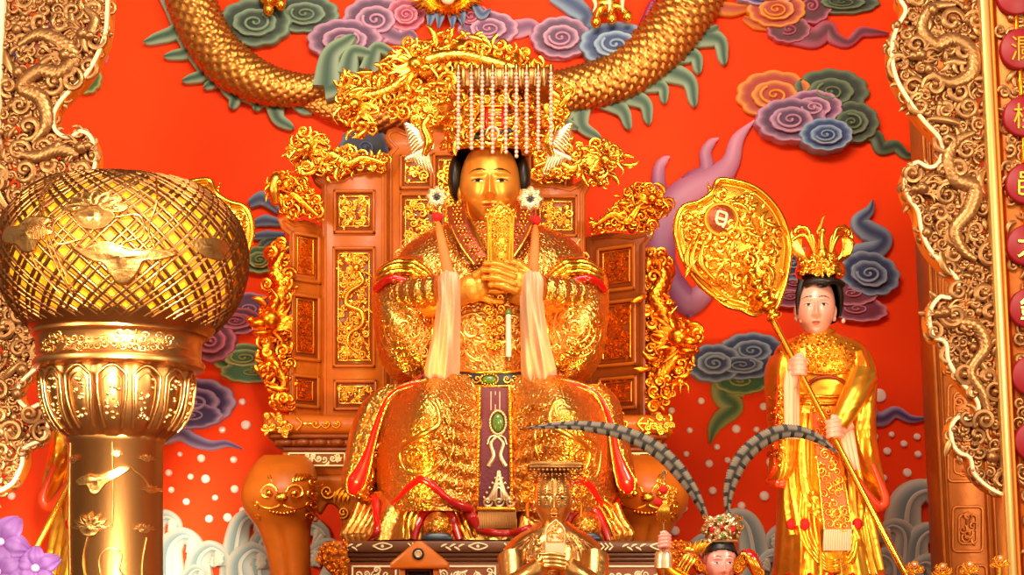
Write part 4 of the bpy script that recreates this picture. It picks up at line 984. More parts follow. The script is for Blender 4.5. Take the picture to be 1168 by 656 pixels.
# long dragons embossed over the knees
for s in (-1, 1):
    g = G(); X = lambda a: 564 + s * (a - 564) * -1 if s > 0 else a
    for pts, r_ in (([(450, 462), (472, 452), (496, 462), (500, 486), (478, 498), (456, 512), (462, 536), (488, 540), (508, 524)], 3.4), ([(440, 500), (446, 540), (470, 556)], 2.2), ([(510, 470), (518, 500), (512, 530)], 2.2)):
        q = cr([(X(a), b) for a, b in pts], 60); t = np.linspace(0, 1, 60); g.tube(surf(lower, q, .4), r_ * np.sin(pi * np.clip(.08 + t * .9, 0, 1)) ** .6 + .2, 8)
    for k in range(9):
        a = k * .7; q = cr([(X(474 + 10 * cos(a)), 475 + 10 * sin(a)), (X(474 + 18 * cos(a + .3)), 475 + 17 * sin(a + .3)), (X(474 + 24 * cos(a + .1)), 475 + 22 * sin(a + .1))], 10); g.tube(surf(lower, q, .3), np.linspace(1.8, .3, 10), 6)
    sp('robe_dragon', g, 'embroidery', skirt)
# draped folds beside the sash
for s in (-1, 1):
    for k in range(6):
        g = G(); u0 = 562 + s * (30 + 1 * k); v0 = 446 + k * 15
        p = cr([(562 + s * (66 - 2 * k), v0 - 16), (562 + s * (50 - k), v0 + 10), (562 + s * 33, v0 + 34), (562 + s * 26, v0 + 52)], 20)
        g.tube(surf(lower, p, -1.0), np.array([.6] + [2.6] * 18 + [1.0]) * np.linspace(.8, 1.1, 20), 8); sp('drape_fold', g, 'goldfine', skirt)
# outer mantle hanging at both sides with red lining
def mantle(side, rows, red, name='side_mantle'):
    R = Robe(rows, .9, lambda x, v: 1.6 * np.sin(x * 8)); g = G(); R.mesh(g, 60, 48); m = sp(name, g, 'goldrelief')
    g = G(); ornament(g, [(r[1] - r[2] * .8, r[0]) for r in rows] + [(r[1] + r[2] * .8, r[0]) for r in rows[::-1]], lambda a, b: R.front(a, b) + .3, 9, 90 + side, 1.2, (.6, .35, .05), 6); sp('mantle_embroidery', g, 'embroidery', m)
    p = cr([(r[0], r[1], 0) for r in red], 60); w = np.interp(np.linspace(0, 1, 60), np.linspace(0, 1, len(red)), [r[2] for r in red])
    dd = np.array([r[3] for r in red]); p[:, 2] = np.interp(np.linspace(0, 1, 60), np.linspace(0, 1, len(red)), dd)
    g = G(); g.tube(p, np.c_[w, w * .6], 12); sp('red_lining', g, 'red', m)
    g = G(); q = p.copy(); T = np.gradient(p[:, :2], axis=0); T /= np.linalg.norm(T, axis=1)[:, None] + 1e-6
    for s in (-1, 1):
        q = p.copy(); q[:, :2] += np.stack([-T[:, 1], T[:, 0]], 1) * (w * 1.0)[:, None] * s; g.tube(q, 1.3, 6)
    sp('lining_edge', g, 'goldrelief', m)
mantle(0, [(440, 452, 20, 50, 30), (456, 436, 24, 52, 40), (486, 422, 24, 54, 40), (520, 413, 22, 56, 40), (548, 408, 21, 56, 40), (564, 410, 15, 52, 36), (572, 414, 6, 40, 24)],
       [(512, 434, 2, 74), (482, 437, 2.2, 82), (456, 444, 2.4, 80), (440, 458, 3, 72), (428, 486, 4, 66), (420, 512, 5, 62), (412, 534, 8.5, 58), (405, 548, 11, 56), (402, 558, 8, 54), (404, 563, 2, 52)])
mantle(1, [(440, 678, 16, 50, 30), (456, 690, 18, 52, 40), (486, 698, 17, 54, 40), (520, 706, 17, 56, 40), (546, 712, 15, 54, 40), (560, 714, 10, 48, 34), (566, 714, 5, 40, 24)],
       [(614, 434, 2, 74), (640, 436, 2.2, 82), (668, 443, 2.4, 80), (686, 456, 3, 72), (698, 486, 4, 66), (703, 512, 5, 62), (709, 532, 8, 58), (715, 548, 10.5, 56), (717, 557, 8, 54), (716, 562, 2, 52)])
# under robe down to the table
under = Robe([(560, 562, 146, 66, 66), (580, 560, 150, 78, 70), (600, 557, 156, 86, 72), (616.5, 556, 160, 90, 74)], .62, lambda x, v: 4.5 * np.sin(x * 30) * np.clip((v - 565) / 25, 0, 1) - 17 * np.exp(-(x / .26) ** 2))
g = G(); under.mesh(g, 40, 220); und = sp('under_robe', g, 'goldfine')
def hem(pts, w, Rb, lift, m='red', name='hem_trim', par=None):
    p = cr(pts, 60); w = np.interp(np.linspace(0, 1, 60), np.linspace(0, 1, len(w)), w)
    q = np.c_[p, Rb.front(p[:, 0], p[:, 1]) + lift]; g = G(); g.tube(q, np.c_[w, w * .6], 10); return sp(name, g, m, par)
hem([(428, 576), (446, 572), (462, 558), (480, 547), (496, 556), (512, 570), (528, 577), (538, 580)], [1.5, 2.2, 3, 4.5, 4, 4, 5, 4], lower, 3, par=skirt)
hem([(608, 580), (626, 572), (644, 556), (660, 547), (674, 554), (684, 568), (694, 578), (704, 582)], [4, 4, 4, 4.5, 4, 3.5, 2.5, 1.5], lower, 3, par=skirt)
hem([(532, 576), (538, 590), (546, 602), (566, 608), (590, 607), (606, 602)], [5, 7, 5, 4, 4, 4], under, 10, par=und)
hem([(420, 616), (430, 606), (428, 586), (426, 568), (421, 564)], [1, 4, 4, 4.5, 3], under, 8, par=und)
hem([(708, 610), (704, 596), (703, 580), (707, 568)], [3, 4, 4, 2], under, 8, par=und)
for c in (498, 668):
    p = [(c - 25, 616), (c - 22, 600), (c - 14, 586), (c, 579), (c + 13, 584), (c + 20, 598), (c + 26, 616)]
    hem(p, [4, 5, 5, 5, 5, 5, 4], under, 8, par=und)
    for k in range(3):
        pk = [(c - 25 - 6 * k, 616 - k), (c - 26 - 5 * k, 596 - 4 * k), (c - 15 - 3 * k, 578 - 4 * k), (c + 2, 571 - 4 * k), (c + 18 + 4 * k, 580 - 4 * k), (c + 27 + 5 * k, 598 - 4 * k), (c + 34 + 6 * k, 615 - k)]
        hem(pk, [1.5, 2.2, 2.5, 2.5, 2.5, 2.2, 1.5], under, 7, 'goldsmooth', 'robe_fold', und)
    g = G(); g.ball((c + 1, 602, 92), (17, 19, 26), 24, 16); s_ = sp('shoe', g, 'goldrelief', None)
    g = G(); ornament(g, [(c - 10, 592), (c + 12, 592), (c + 12, 606), (c - 10, 606)], lambda a, b: 92 + 26 * np.sqrt(np.maximum(0, 1 - ((a - c - 1) / 17) ** 2 - ((b - 602) / 19) ** 2)), 7, 3, 1.1, (.6, .3, .1), 6); sp('shoe_ornament', g, 'gold', s_)
    g = G(); pr = [(c - 14, 617), (c - 15, 611), (c - 6, 607.5), (c + 8, 607.5), (c + 16, 611), (c + 15, 617)]; g.prism(cr(pr, 30, True), 86, 120, 2); sp('shoe_sole', g, 'navy', s_)
# gold bell folds at the outer feet
for s, c in ((-1, 396), (1, 716)):
    g = G()
    for k in range(5):
        u = c + s * -1 * (k * 7); g.tube(cr([(u + s * -12, 574 + 2 * k, 50), (u + s * -6, 592, 58), (u + s * 3, 608, 62), (u, 616, 58)], 16), np.linspace(3.5, 6, 16), 8)
    sp('robe_fold', g, 'goldfine', und)
# sash
g = G(); z = np.linspace(0, 1, 40); vv = 441 + z * 137; ub = lambda s, t: 564 + s * (15 + 4 * t) 
ds = lower.front(np.full(40, 564), vv) + 7
V = np.stack([np.c_[564 - 16 - 3 * z, vv, ds - 6], np.c_[564 - 16 - 3 * z, vv, ds], np.c_[564 + 1 + 0 * z, vv, ds + 1.5], np.c_[564 + 16 + 3 * z, vv, ds], np.c_[564 + 16 + 3 * z, vv, ds - 6]], 1)
g.grid(V.reshape(-1, 3), 5, 40); sash = sp('sash', g, 'purple', None, YB, 'purple brocade sash with gold edging')
g = G(); sd = lambda v: np.interp(v, vv, ds) + 1.5
for s in (-1, 1):
    g.tube(np.c_[564 + s * (17 + 3 * z), vv, ds + 1], 2.4, 8)
    for k in range(24): v = 446 + k * 5.4; g.ball((564 + s * (17 + 3 * (v - 441) / 137), v, sd(v) + 1.5), 2.1, 8, 6)
sp('sash_edge', g, 'gold', sash)
g = G(); g.ball((568, 482, sd(482) + 2), (6.5, 10.5, 4), 18, 12); gem = sp('sash_gem', g, 'jade', sash)
g = G()
for k in range(26): a = k / 26 * 2 * pi; g.ball((568 + 9 * cos(a), 482 + 13.5 * sin(a), sd(482 + 13 * sin(a)) + 1), 1.9, 8, 6)
for u_, h in ((560, 1), (574, -1)):
    q = cr([(567, 497), (u_, 506), (u_ + 3 * h, 520), (u_ - 3 * h, 532)], 24); g.tube(np.c_[q, sd(q[:, 1]) + .5], np.c_[np.linspace(1.4, 2.6, 24), np.linspace(1, 1.2, 24)], 8)
for s in (-1, 1): q = cr([(567, 496), (567 + 8 * s, 499), (567 + 11 * s, 507)], 12); g.tube(np.c_[q, sd(q[:, 1]) + .5], 1.0, 6)
for w_, v0, v1 in ((5, 446, 468),):
    for s in (-1, 0, 1): g.tube([(565 + s * 5, v0, sd(v0)), (565 + s * 5, v1, sd(v1))], .8, 6)
for k in range(5):
    r_ = 16 - 3.2 * k; q = cr([(569 - r_, 574 - 3), (569 - r_ * .45, 564 - 5.5 * k), (569, 556 - 4.5 * k), (569 + r_ * .45, 564 - 5.5 * k), (569 + r_, 574 - 3)], 24); g.tube(np.c_[q, sd(q[:, 1]) + .8], 1.7, 6)
for s in (-1, 1):
    for k in range(6): g.ball((569 + s * (3.2 * k + 1), 540 + 5.5 * k, sd(540 + 5.5 * k) + .5), 1.8, 7, 5)
for k in range(3): scroll(g, (556 + 13 * k, 572), lambda a, b: sd(b) + .6, 6, 0, 1, 1.3, 1.5)
sp('sash_motif', g, 'silver', sash)
g = G(); g.box(544, 588, 578, 583, sd(578) - 8, sd(578) + 2, 1); sp('sash_edge', g, 'gold', sash)
g = G()
for k in range(22): g.tube([(546 + 2 * k, 582, sd(578) - 2), (545.5 + 2.02 * k, 590, sd(578)), (545.5 + 2.04 * k, 603, sd(578) - 1)], 1.4, 6)
sp('sash_fringe', g, 'bronze', sash)
# belt
g = G(); u = np.linspace(505, 616, 50); x = (u - 561) / 56; vb = 422 + 11 * (1 - x ** 2); db = 70 * np.sqrt(np.maximum(.02, 1 - x ** 2 * .93)) + 6
V = np.stack([np.c_[u, vb - 7, db - 6], np.c_[u, vb - 7, db], np.c_[u, vb, db + 2], np.c_[u, vb + 7, db], np.c_[u, vb + 7, db - 6]], 1); g.grid(V.reshape(-1, 3), 5, 50); belt = sp('belt', g, 'navy', None, YB, 'dark blue belt edged in gold')
g = G()
for s in (-1, 1): g.tube(np.c_[u, vb + 8 * s, db + .5], 1.9, 8)
bd = lambda a: (np.interp(a, u, vb), np.interp(a, u, db))
for s in (-1, 1):
    for k in range(2):
        a = 561 + s * (17 + 9 * k); b_, d_ = bd(a); scroll(g, (a, b_), d_ + 1.6, 5, 0 if s > 0 else pi, s, 1.2, 1.1)
    a = 561 + s * 44; b_, d_ = bd(a)
    for k in range(8): g.ball((a + 3.6 * cos(k * pi / 4), b_ + 4.4 * sin(k * pi / 4), d_ + 2), 1.5, 7, 5)
    g.ball((a, b_, d_ + 3), 2.2, 8, 6)
for k in range(18): a = k / 18 * 2 * pi; b_, d_ = bd(558); g.ball((558 + 10 * cos(a), b_ + 6 * sin(a), d_ + 2.5), 1.5, 7, 5)
sp('belt_ornament', g, 'gold', belt)
g = G(); g.ball((558, bd(558)[0], bd(558)[1] + 3), (8, 4.4, 3), 18, 10); sp('belt_gem', g, 'jade', belt)
# sleeves
def sleeve(s, c):
    m = lambda pts: [(c + s * (a - c), b) + tuple(r) for a, b, *r in pts]  # s=-1 keeps the left outline, +1 mirrors
    mm = (lambda a: a) if s < 0 else (lambda a: 2 * c - a)
    k = s
    def fold(x, v): return 3.2 * np.sin(v * .11 + 2.2 * np.abs(x + .2 * k) * 3) * np.exp(-(x / .9) ** 2)
    R = Robe([(292, mm(472), 28, 40, 40), (304, mm(464), 36, 54, 46), (322, mm(462), 40, 66, 46), (350, mm(464), 42, 74, 46), (380, mm(468), 43, 76, 44), (404, mm(472), 42, 70, 42), (424, mm(478), 36, 58, 40), (438, mm(482), 22, 44, 30)], .88, fold)
    g = G(); R.mesh(g, 70, 80); S_ = sp('sleeve', g, 'goldrelief')
    rf = lambda a, b: R.front(a, b) + .5
    g = G(); cc = (mm(462), 372)
    for R_ in (30, 24, 17, 10):
        a = np.linspace(0, 2 * pi * .93, 50) + (2.2 if R_ % 2 else 0); q = np.c_[cc[0] + R_ * np.cos(a), cc[1] + R_ * 1.15 * np.sin(a)]; g.tube(np.c_[q, rf(q[:, 0], q[:, 1])], 1.7, 7)
    scroll(g, cc, rf, 9, 0, 1, 1.7, 1.8, 1, 7)
    ornament(g, [(mm(a), b) for a, b in ((430, 322), (496, 330), (503, 400), (486, 432), (450, 418), (428, 380))], rf, 8.5, 120 + s, 1.05, (.55, .4, .05), 6)
    sp('sleeve_embroidery', g, 'embroidery', S_)
    # rolled upper cuff and red line
    g = G()
    for j, (lift, w_) in enumerate(((2, 4), (5, 5), (3, 4.5))):
        q = cr([(mm(432), 312 + 6 * j - 6), (mm(446), 298 + 7 * j), (mm(464), 296 + 7 * j), (mm(482), 304 + 7 * j), (mm(494), 316 + 6 * j)], 30)
        g.tube(np.c_[q, R.front(q[:, 0], q[:, 1]) * .9 + lift + 16], w_, 10)
    sp('sleeve_roll', g, 'goldsmooth', S_)
    q = cr([(mm(426), 326), (mm(436), 319), (mm(452), 317), (mm(468), 322), (mm(482), 330)], 30); g = G(); w_ = np.interp(np.linspace(0, 1, 30), [0, .3, .7, 1], [4, 4.5, 3.5, 1]); g.tube(np.c_[q, R.front(q[:, 0], q[:, 1]) + 15], np.c_[w_, w_ * .7], 10); sp('sleeve_trim', g, 'red', S_)
    # pale inner sleeve
    def f2(x, v): return 4.5 * np.sin(x * 6 + v * .03) + 1.8 * np.sin(x * 13 - v * .05)
    I = Robe([(312, mm(512), 11, 112, -60), (322, mm(511), 14, 118, -56), (350, mm(511), 14, 114, -54), (390, mm(507), 17, 104, -52), (412, mm(504), 20, 96, -50), (428, mm(502), 20, 90, -50), (440, mm(500), 14, 84, -54)], .9, f2)
    g = G(); 
    v = np.linspace(312, 442, 60); uc, hw, df, db = I.row(v); t = np.linspace(-1, 1, 40)
    U = uc[:, None] + hw[:, None] * t[None] ; D = df[:, None] - 22 * np.abs(t[None]) ** 2.5 + f2(t[None] + 0 * U, v[:, None] + 0 * U)
    Fv = np.stack([U, v[:, None] + 0 * U, D], -1); Bk = np.stack([U[:, ::-1], v[:, None] + 0 * U, D[:, ::-1] * 0 + df[:, None] - 46], -1)
    g.grid(np.concatenate([Fv, Bk], 1).reshape(-1, 3), 80, 60, cu=True); base = 0
    for row in (0, 59): g.N.append(np.arange(row * 80, row * 80 + 80)); g.MN.append(0)
    sp('inner_sleeve', g, 'clothcream', S_)
    g = G(); q = cr([(mm(462), 330, 62), (mm(480), 332, 80), (mm(503), 331, 92)], 24); g.tube(q, np.linspace(19, 17, 24) + 1.2 * np.sin(np.arange(24) * 1.1), 24); sp('forearm_sleeve', g, 'goldrelief', S_)
    q = cr([(mm(497), 334), (mm(494), 360), (mm(492), 394), (mm(484), 420), (mm(470), 436)], 30); g = G(); g.tube(np.c_[q, np.maximum(R.front(q[:, 0], q[:, 1]) + 4, 60)], 2.4, 8); sp('sleeve_edge', g, 'goldsmooth', S_)
    q = cr([(mm(500), 396), (mm(496), 414), (mm(482), 428), (mm(464), 438), (mm(448), 446)], 30); g = G(); g.tube(np.c_[q, np.maximum(R.front(q[:, 0], q[:, 1]) + 5, 66)], 2.0, 8); sp('sleeve_trim', g, 'red', S_)
sleeve(-1, 559); sleeve(1, 559)
# body: head, neck and hands in one skin
YH = -.3
body = G(); head(body, 558, 194, 50, .72, 10, SK, (200, 92, 36), brow=(60, 34, 16), nx=200, ny=200)
neck = G(); neck.lathe([(224, 24), (236, 23), (250, 24), (268, 30), (300, 34)], 560, 2, 40, col=lin(SK)); 
for v_ in (244, 251, 258): neck.tube(np.array([(560 + 25.5 * cos(a), v_ + 3 * sin(a), 2 + 25.5 * sin(a)) for a in np.linspace(0, 2 * pi, 40)]), 1.6, 6, col=lin(SK))
body.join(neck)
h = G()   # hands folded before the chest: depth in front of the torso
D0 = 98
h.tube(cr([(648, 334, D0 - 34), (632, 330, D0 - 14), (614, 322, D0 - 4)], 14), np.linspace(17, 15.5, 14), 16)
h.ball((602, 318, D0 + 1), (17, 18, 11), 20, 14); h.ball((592, 315, D0 + 3), (12, 15, 9), 18, 12)
fingers(h, [(590, 303, D0 + 6), (588, 311, D0 + 8), (588, 319, D0 + 8), (590, 327, D0 + 6)], [(553, 294, D0 + 7), (550, 302, D0 + 9), (551, 311, D0 + 9), (559, 319, D0 + 8)], 4.5, (0, -1.5, 4))
fingers(h, [(604, 304, D0 + 2)], [(577, 291, D0 - 3)], 5.6, (2, -3, 2))
h2 = G()
h2.tube(cr([(474, 336, D0 - 34), (496, 334, D0 - 16), (522, 326, D0 - 8)], 14), np.linspace(17, 15, 14), 16)
h2.ball((536, 321, D0 - 7), (17, 17, 10), 20, 14); h2.ball((546, 318, D0 - 6), (12, 15, 9), 18, 12)
fingers(h2, [(548, 306, D0 - 7), (550, 314, D0 - 6), (550, 322, D0 - 7), (546, 330, D0 - 8)], [(584, 304, D0 - 7), (588, 312, D0 - 7), (584, 322, D0 - 8), (572, 336, D0 - 6)], 4.4, (0, 1, -2))
fingers(h2, [(540, 308, D0 - 2)], [(566, 300, D0 + 0)], 5.6, (0, -4, 3))
hb = blend(h, .8, 2, lin(SK)); hb2 = blend(h2, .8, 2, lin(SK))
for q in (hb, hb2): q.xf(lambda V: np.c_[584 + (V[:, 0] - 584) * .976, 681 + (V[:, 1] - 681) * .976, V[:, 2]])
body.join(hb).join(hb2)
for s_ in (-1, 1):   # the arms and trunk that the robes cover
    body.tube(cr([(560, 284, 4), (560 + s_ * 70, 292, 0), (560 + s_ * 92, 330, 20), (560 + s_ * 72, 342, 60), (560 + s_ * 50, 340, 84), (560 + s_ * 26, 332, 92)], 24), [24, 24, 24, 22, 22, 20] + [18] * 10 + [14] * 8, 12, col=lin(SK))
body.lathe([(270, 30), (300, 60), (360, 50), (430, 44)], 560, 4, 24, col=lin(SK))
bd_ = sp('body', body, 'skingold', None, YH)
# hair
g = hair_cap(558, 194, 50, .72, 10, lambda x: .62 + 0 * x, 1.10, back=-.75)
for s in (-1, 1): g.ball((558 + s * 39, 198, 0), (9, 26, 22), 16, 12)
sp('hair', g, 'hair', None, YH)
# collar, necklaces
g = G()
for s in (-1, 1):
    q = cr([(560 + s * 40, 226), (560 + s * 38, 248), (560 + s * 27, 274), (560 + s * 10, 300)], 30); dd = np.interp(q[:, 1], [226, 250, 275, 300], [26, 52, 64, 74])
    g.ribbon(np.c_[q, dd], 11, 6)
col_ = sp('collar', g, 'collar', None, YB, 'brown red studded collar')
g = G()
for s in (-1, 1):
    q = cr([(560 + s * 40, 226), (560 + s * 38, 248), (560 + s * 27, 274), (560 + s * 10, 300)], 60); dd = np.interp(q[:, 1], [226, 250, 275, 300], [26, 52, 64, 74]) + 8
    for k in range(4, 60, 9):
        for j in range(6): g.ball((q[k, 0] + 4.5 * cos(j * pi / 3), q[k, 1] + 4.5 * sin(j * pi / 3), dd[k]), 1.6, 7, 5)
        g.ball((q[k, 0], q[k, 1], dd[k] + 1), 2, 8, 6)
    for o_ in (-10, 10): g.tube(np.c_[q[:, 0] + o_ * s * .9, q[:, 1] + 3, dd - 3], 1.0, 6)
sp('collar_stud', g, 'gold', col_)
g = G()
for s in (-1, 1): g.tube(cr([(560 + s * 30, 222, 22), (560 + s * 27, 240, 44), (560 + s * 18, 264, 62), (560 + s * 6, 290, 76)], 24), 2.6, 8)
sp('neck_edge', g, 'goldsmooth', col_)
g = G()
for s in (-1, 1):
    q = cr([(560 + s * 54, 246), (560 + s * 50, 268), (560 + s * 36, 294), (560 + s * 18, 314)], 200); d = np.cumsum(np.r_[0, np.linalg.norm(np.diff(q, axis=0), axis=1)])
    for t in np.arange(0, d[-1], 3.2): k = np.searchsorted(d, t); g.ball((q[k, 0], q[k, 1], float(torso.front(q[k, 0], q[k, 1])) + 5), 1.6, 7, 5)
    sp('bead_strand', g, 'gold'); g = G()
g = G()
for (r_, v_) in ((12, 340), (14, 352), (10, 364), (13, 376), (9, 392)):
    for j in range(10): a = j * pi / 5; g.ball((564 + r_ * cos(a) * .8, v_ + 5 * sin(a), 76 + 3 * sin(a)), 2.4, 7, 5)
    scroll(g, (564 - r_ * .5, v_), 76, 6, 0, 1, 1.3, 1.5); scroll(g, (564 + r_ * .5, v_), 76, 6, pi, -1, 1.3, 1.5)
sp('chest_pendant', g, 'gold')
g = G(); g.ball((580, 357, 86), (4.5, 4.5, 4), 12, 8); pj = sp('jade_pendant', g, 'jade')
g = G(); g.tube(cr([(580, 360, 86), (580, 366, 87), (580, 411, 84)], 20), np.r_[1, 2.6, np.full(18, 3.3)], 10); sp('pendant_tassel', g, 'white', pj)
g = G(); g.lathe([(364, 3.6), (370, 3.6)], 580, 86, 14); g.lathe([(407, 4), (412, 3.4)], 580, 84, 14); sp('tassel_cap', g, 'bronze', pj)
# flower discs with pompoms and tassels at the shoulders
for (u_, v_, r_, pu, pv, tip) in ((498, 224, 12, 499, 247, (512, 316)), (605, 226, 14, 611, 251, (608, 314))):
    g = G(); g.lathe([(0, .4), (-2, r_ * .35), (-3, r_ * .55), (-1.5, r_ * .9), (1, r_), (3, r_ * .7)], 0, 0, 48, mod=lambda p_, v, r: r * (1 + .10 * np.cos(8 * p_)))
    V = g.verts(); g.setv(np.c_[u_ + V[:, 0], v_ + V[:, 2], 44 - V[:, 1]])
    for k in range(8): a = k * pi / 4; scroll(g, (u_ + r_ * .68 * cos(a), v_ + r_ * .68 * sin(a)), 46, r_ * .24, a, 1, 1.3, 1.1)
    fl = sp('flower_disc', g, 'silver')
    g = G(); g.ball((u_, v_, 48), 3, 10, 7); sp('disc_stud', g, 'navy', fl)
    g = G(); g.ball((pu, pv, 50), (6.5, 5.5, 6), 18, 12); sp('pompom', g, 'redsoft', fl)
    g = G(); n_ = 24; q = cr([(pu, pv + 4, 50), (pu + (tip[0] - pu) * .3, pv + 24, 62), (tip[0], tip[1], 70)], n_); g.tube(q, np.c_[np.interp(np.linspace(0, 1, n_), [0, .15, 1], [2.5, 4, 6.5]), np.full(n_, 3)], 12); sp('shoulder_tassel', g, 'orangesilk', fl)
# crown
CR = G()
cpoly = [(506, 166), (503, 140), (506, 118), (514, 100), (526, 94), (606, 94), (616, 104), (622, 124), (618, 150), (606, 166)]
cd = lambda a, b: 6 + 44 * np.sqrt(np.maximum(0.02, 1 - ((a - 560) / 62) ** 2))
g = G(); Rr = Robe([(92, 562, 40, 34, 30), (110, 561, 50, 42, 36), (130, 560, 54, 46, 40), (150, 559, 53, 46, 40), (167, 558, 48, 43, 38)], 1.0); Rr.mesh(g, 40, 64)
crown = sp('crown', g, 'goldrelief', None, YH, 'tall gold crown with a flat board and bead strings')
g = G(); ornament(g, cpoly, cd, 11, 131, 1.9, (.55, .35, .1), 7, 3); ornament(g, cpoly, lambda a, b: cd(a, b) + 4, 18, 132, 2.3, (.6, .3, .1), 7, 3, Rk=.5); sp('crown_filigree', g, 'gold', crown, YH)
g = G(); g.tube(np.array([(558 + 46 * cos(a), 161 + 4 * sin(a), 10 + 42 * sin(a)) for a in np.linspace(-.15, pi + .15, 40)]), (4, 3), 8)
for k in range(20): a = pi * (k + .5) / 20; g.ball((558 + 47 * cos(a), 160 + 4 * sin(a), 12 + 43 * sin(a)), 2.4, 8, 6)
sp('crown_band', g, 'goldsmooth', crown, YH)
g = G(); g.box(553, 576, 122, 146, 48, 57, 1.5); pq = sp('crown_plaque', g, 'red', crown, YH)
g = G(); frame(g, 551, 578, 120, 148, 2, 55, 4)
for v_ in (128, 134, 140): g.tube([(557, v_, 57.5), (572, v_, 57.5)], 1.1, 6)
g.tube([(564.5, 125, 57.5), (564.5, 143, 57.5)], 1.1, 6)
for v_ in (125, 143): g.tube([(557, v_, 57.5), (572, v_, 57.5)], 1.0, 6)
for s in (-1, 1): g.ball((564 + 8 * s, 113, 54), (5, 5, 4), 12, 8); scroll(g, (564 + 9 * s, 112), 57, 6, 0 if s > 0 else pi, s, 1.4, 1.3)
sp('plaque_frame', g, 'gold', pq, YH)
g = G(); g.tube(np.array([(562 + 7 * cos(a), 152 + 7 * sin(a), 58) for a in np.linspace(0, 2 * pi, 30)]), 1.9, 8); g.ball((562, 152, 56), (4, 4, 3), 10, 8)
sp('crown_ring', g, 'silver', crown, YH)
for s in (-1, 1):
    g = G(); q = cr([(562 + 9 * s, 152, 56), (562 + 16 * s, 147, 52), (562 + 22 * s, 153, 48), (562 + 14 * s, 158, 54)], 20); g.tube(q, np.interp(np.linspace(0, 1, 20), [0, .5, 1], [1.5, 4, 1]), 8); sp('crown_leaf', g, 'navy', crown, YH)
g = G(); bp_ = [(523, 77), (628, 75), (629, 97), (524, 99)]; g.prism(bp_, -70, 62, 2)
for k in range(12): u_ = 526 + k * 9.2; g.box(u_, u_ + 4.5, 76.5, 98.5, 61, 64, .8)
board = sp('crown_board', g, 'bronze', crown, YH)
ST_ = [(522.7, 171), (537.8, 173), (550, 172), (562, 177), (577, 177), (589, 179.5), (600.7, 177), (614, 171), (628.5, 167)]
for u_, vb_ in ST_:
    g = G(); g.lathe([(71, .6), (74, 2.6), (78, 2.4), (82, 3), (86, 2)], u_, 66, 10)
    sp('string_knob', g, 'bronze', board, YH)
    g = G()
    for v_ in np.arange(84, vb_, 4.7): g.ball((u_ + random.Random(int(u_ * 7 + v_)).uniform(-.3, .3), v_, 67), 2.45, 9, 7)
    sp('bead_string', g, 'pearl', board, YH)
# phoenix wings beside the head
for s, c in ((-1, 492), (1, 622)):
    g = G()
    for k in range(9):
        L_ = 34 - 1.5 * k; a0 = pi / 2 + s * (-.25 + .13 * k)
        p = cr([(c - s * 2, 160 + k, 30), (c + (s * 6 + 3 * k * s) * .9, 172 + k, 34), (c + s * (2 + 4.2 * k) - s * 6, 168 + L_ - 1.3 * k, 30)], 14)
        g.tube(p, np.c_[np.interp(np.linspace(0, 1, 14), [0, .5, 1], [2, 3.2, .5]), np.full(14, 1.3)], 8)
    for k in range(9):
        p = cr([(c + s * 4, 158, 34), (c + s * (12 + 2 * k), 150 - 3 * k + 16, 36), (c + s * (26 + .5 * k), 160 - 4 * k + 18, 32)], 12)
        g.tube(p, np.c_[np.interp(np.linspace(0, 1, 12), [0, .5, 1], [1.5, 2.4, .4]), np.full(12, 1.2)], 7)
    w_ = sp('phoenix_wing', g, 'silver', crown, YH)
    g = G(); q = cr([(c + s * 8, 180, 40), (c + s * 2, 164, 44), (c + s * 8, 148, 46), (c + s * 2, 138, 46)], 20); g.tube(q, np.interp(np.linspace(0, 1, 20), [0, .3, .8, 1], [3, 6, 3.6, 3]), 10); g.ball((c + s * 1, 137, 46), (5, 4, 4), 12, 8); g.tube([(c - s * 2, 138, 47), (c - s * 9, 141, 47)], [2, .3], 7)
    for k in range(4): leaf(g, (c + s * 2, 134), 46, 12, -pi / 2 + s * (.3 * k - .3), s, 1.2)
    ornament(g, [(c + s * 6 - 14, 110), (c + s * 6 + 14, 110), (c + s * 8 + 14, 150), (c + s * 8 - 14, 150)], 26, 9, 140 + s, 1.8, (.5, .4, .1), 7, 3)
    sp('phoenix_body', g, 'gold', crown, YH)
# tablet held in the hands: a thing of its own
g = G(); tb = [(556, 312), (556, 262), (555, 248), (560, 238), (566, 234), (571, 228), (576, 234), (582, 238), (587, 248), (586, 262), (585, 312)]
g.prism(tb, 92, 98, 1.5)
ornament(g, [(562, 250), (580, 250), (579, 296), (563, 296)], 98, 7, 151, 1.3, (.6, .3, .1), 6)
rimtube(g, [(560, 300), (560, 254), (565, 248), (571, 246), (577, 248), (582, 254), (581, 300)], 1.6, 98.5, closed=False)
rimtube(g, inset(np.array(tb, float), 1.0), 1.7, 98.5); ornament(g, [(558, 246), (563, 239), (571, 231), (580, 239), (585, 246)], 98, 5, 152, 1.2, (.5, .3, .2), 6)
for k in range(7): a = pi * k / 6; g.ball((571 + 17 * cos(a), 247 - 15 * sin(a), 97), 2.6, 8, 6)
tag(obj('ritual_tablet', g, M['gold'], None, YH), 'gold ritual tablet with a rounded top held upright in the big statue hands', 'tablet')
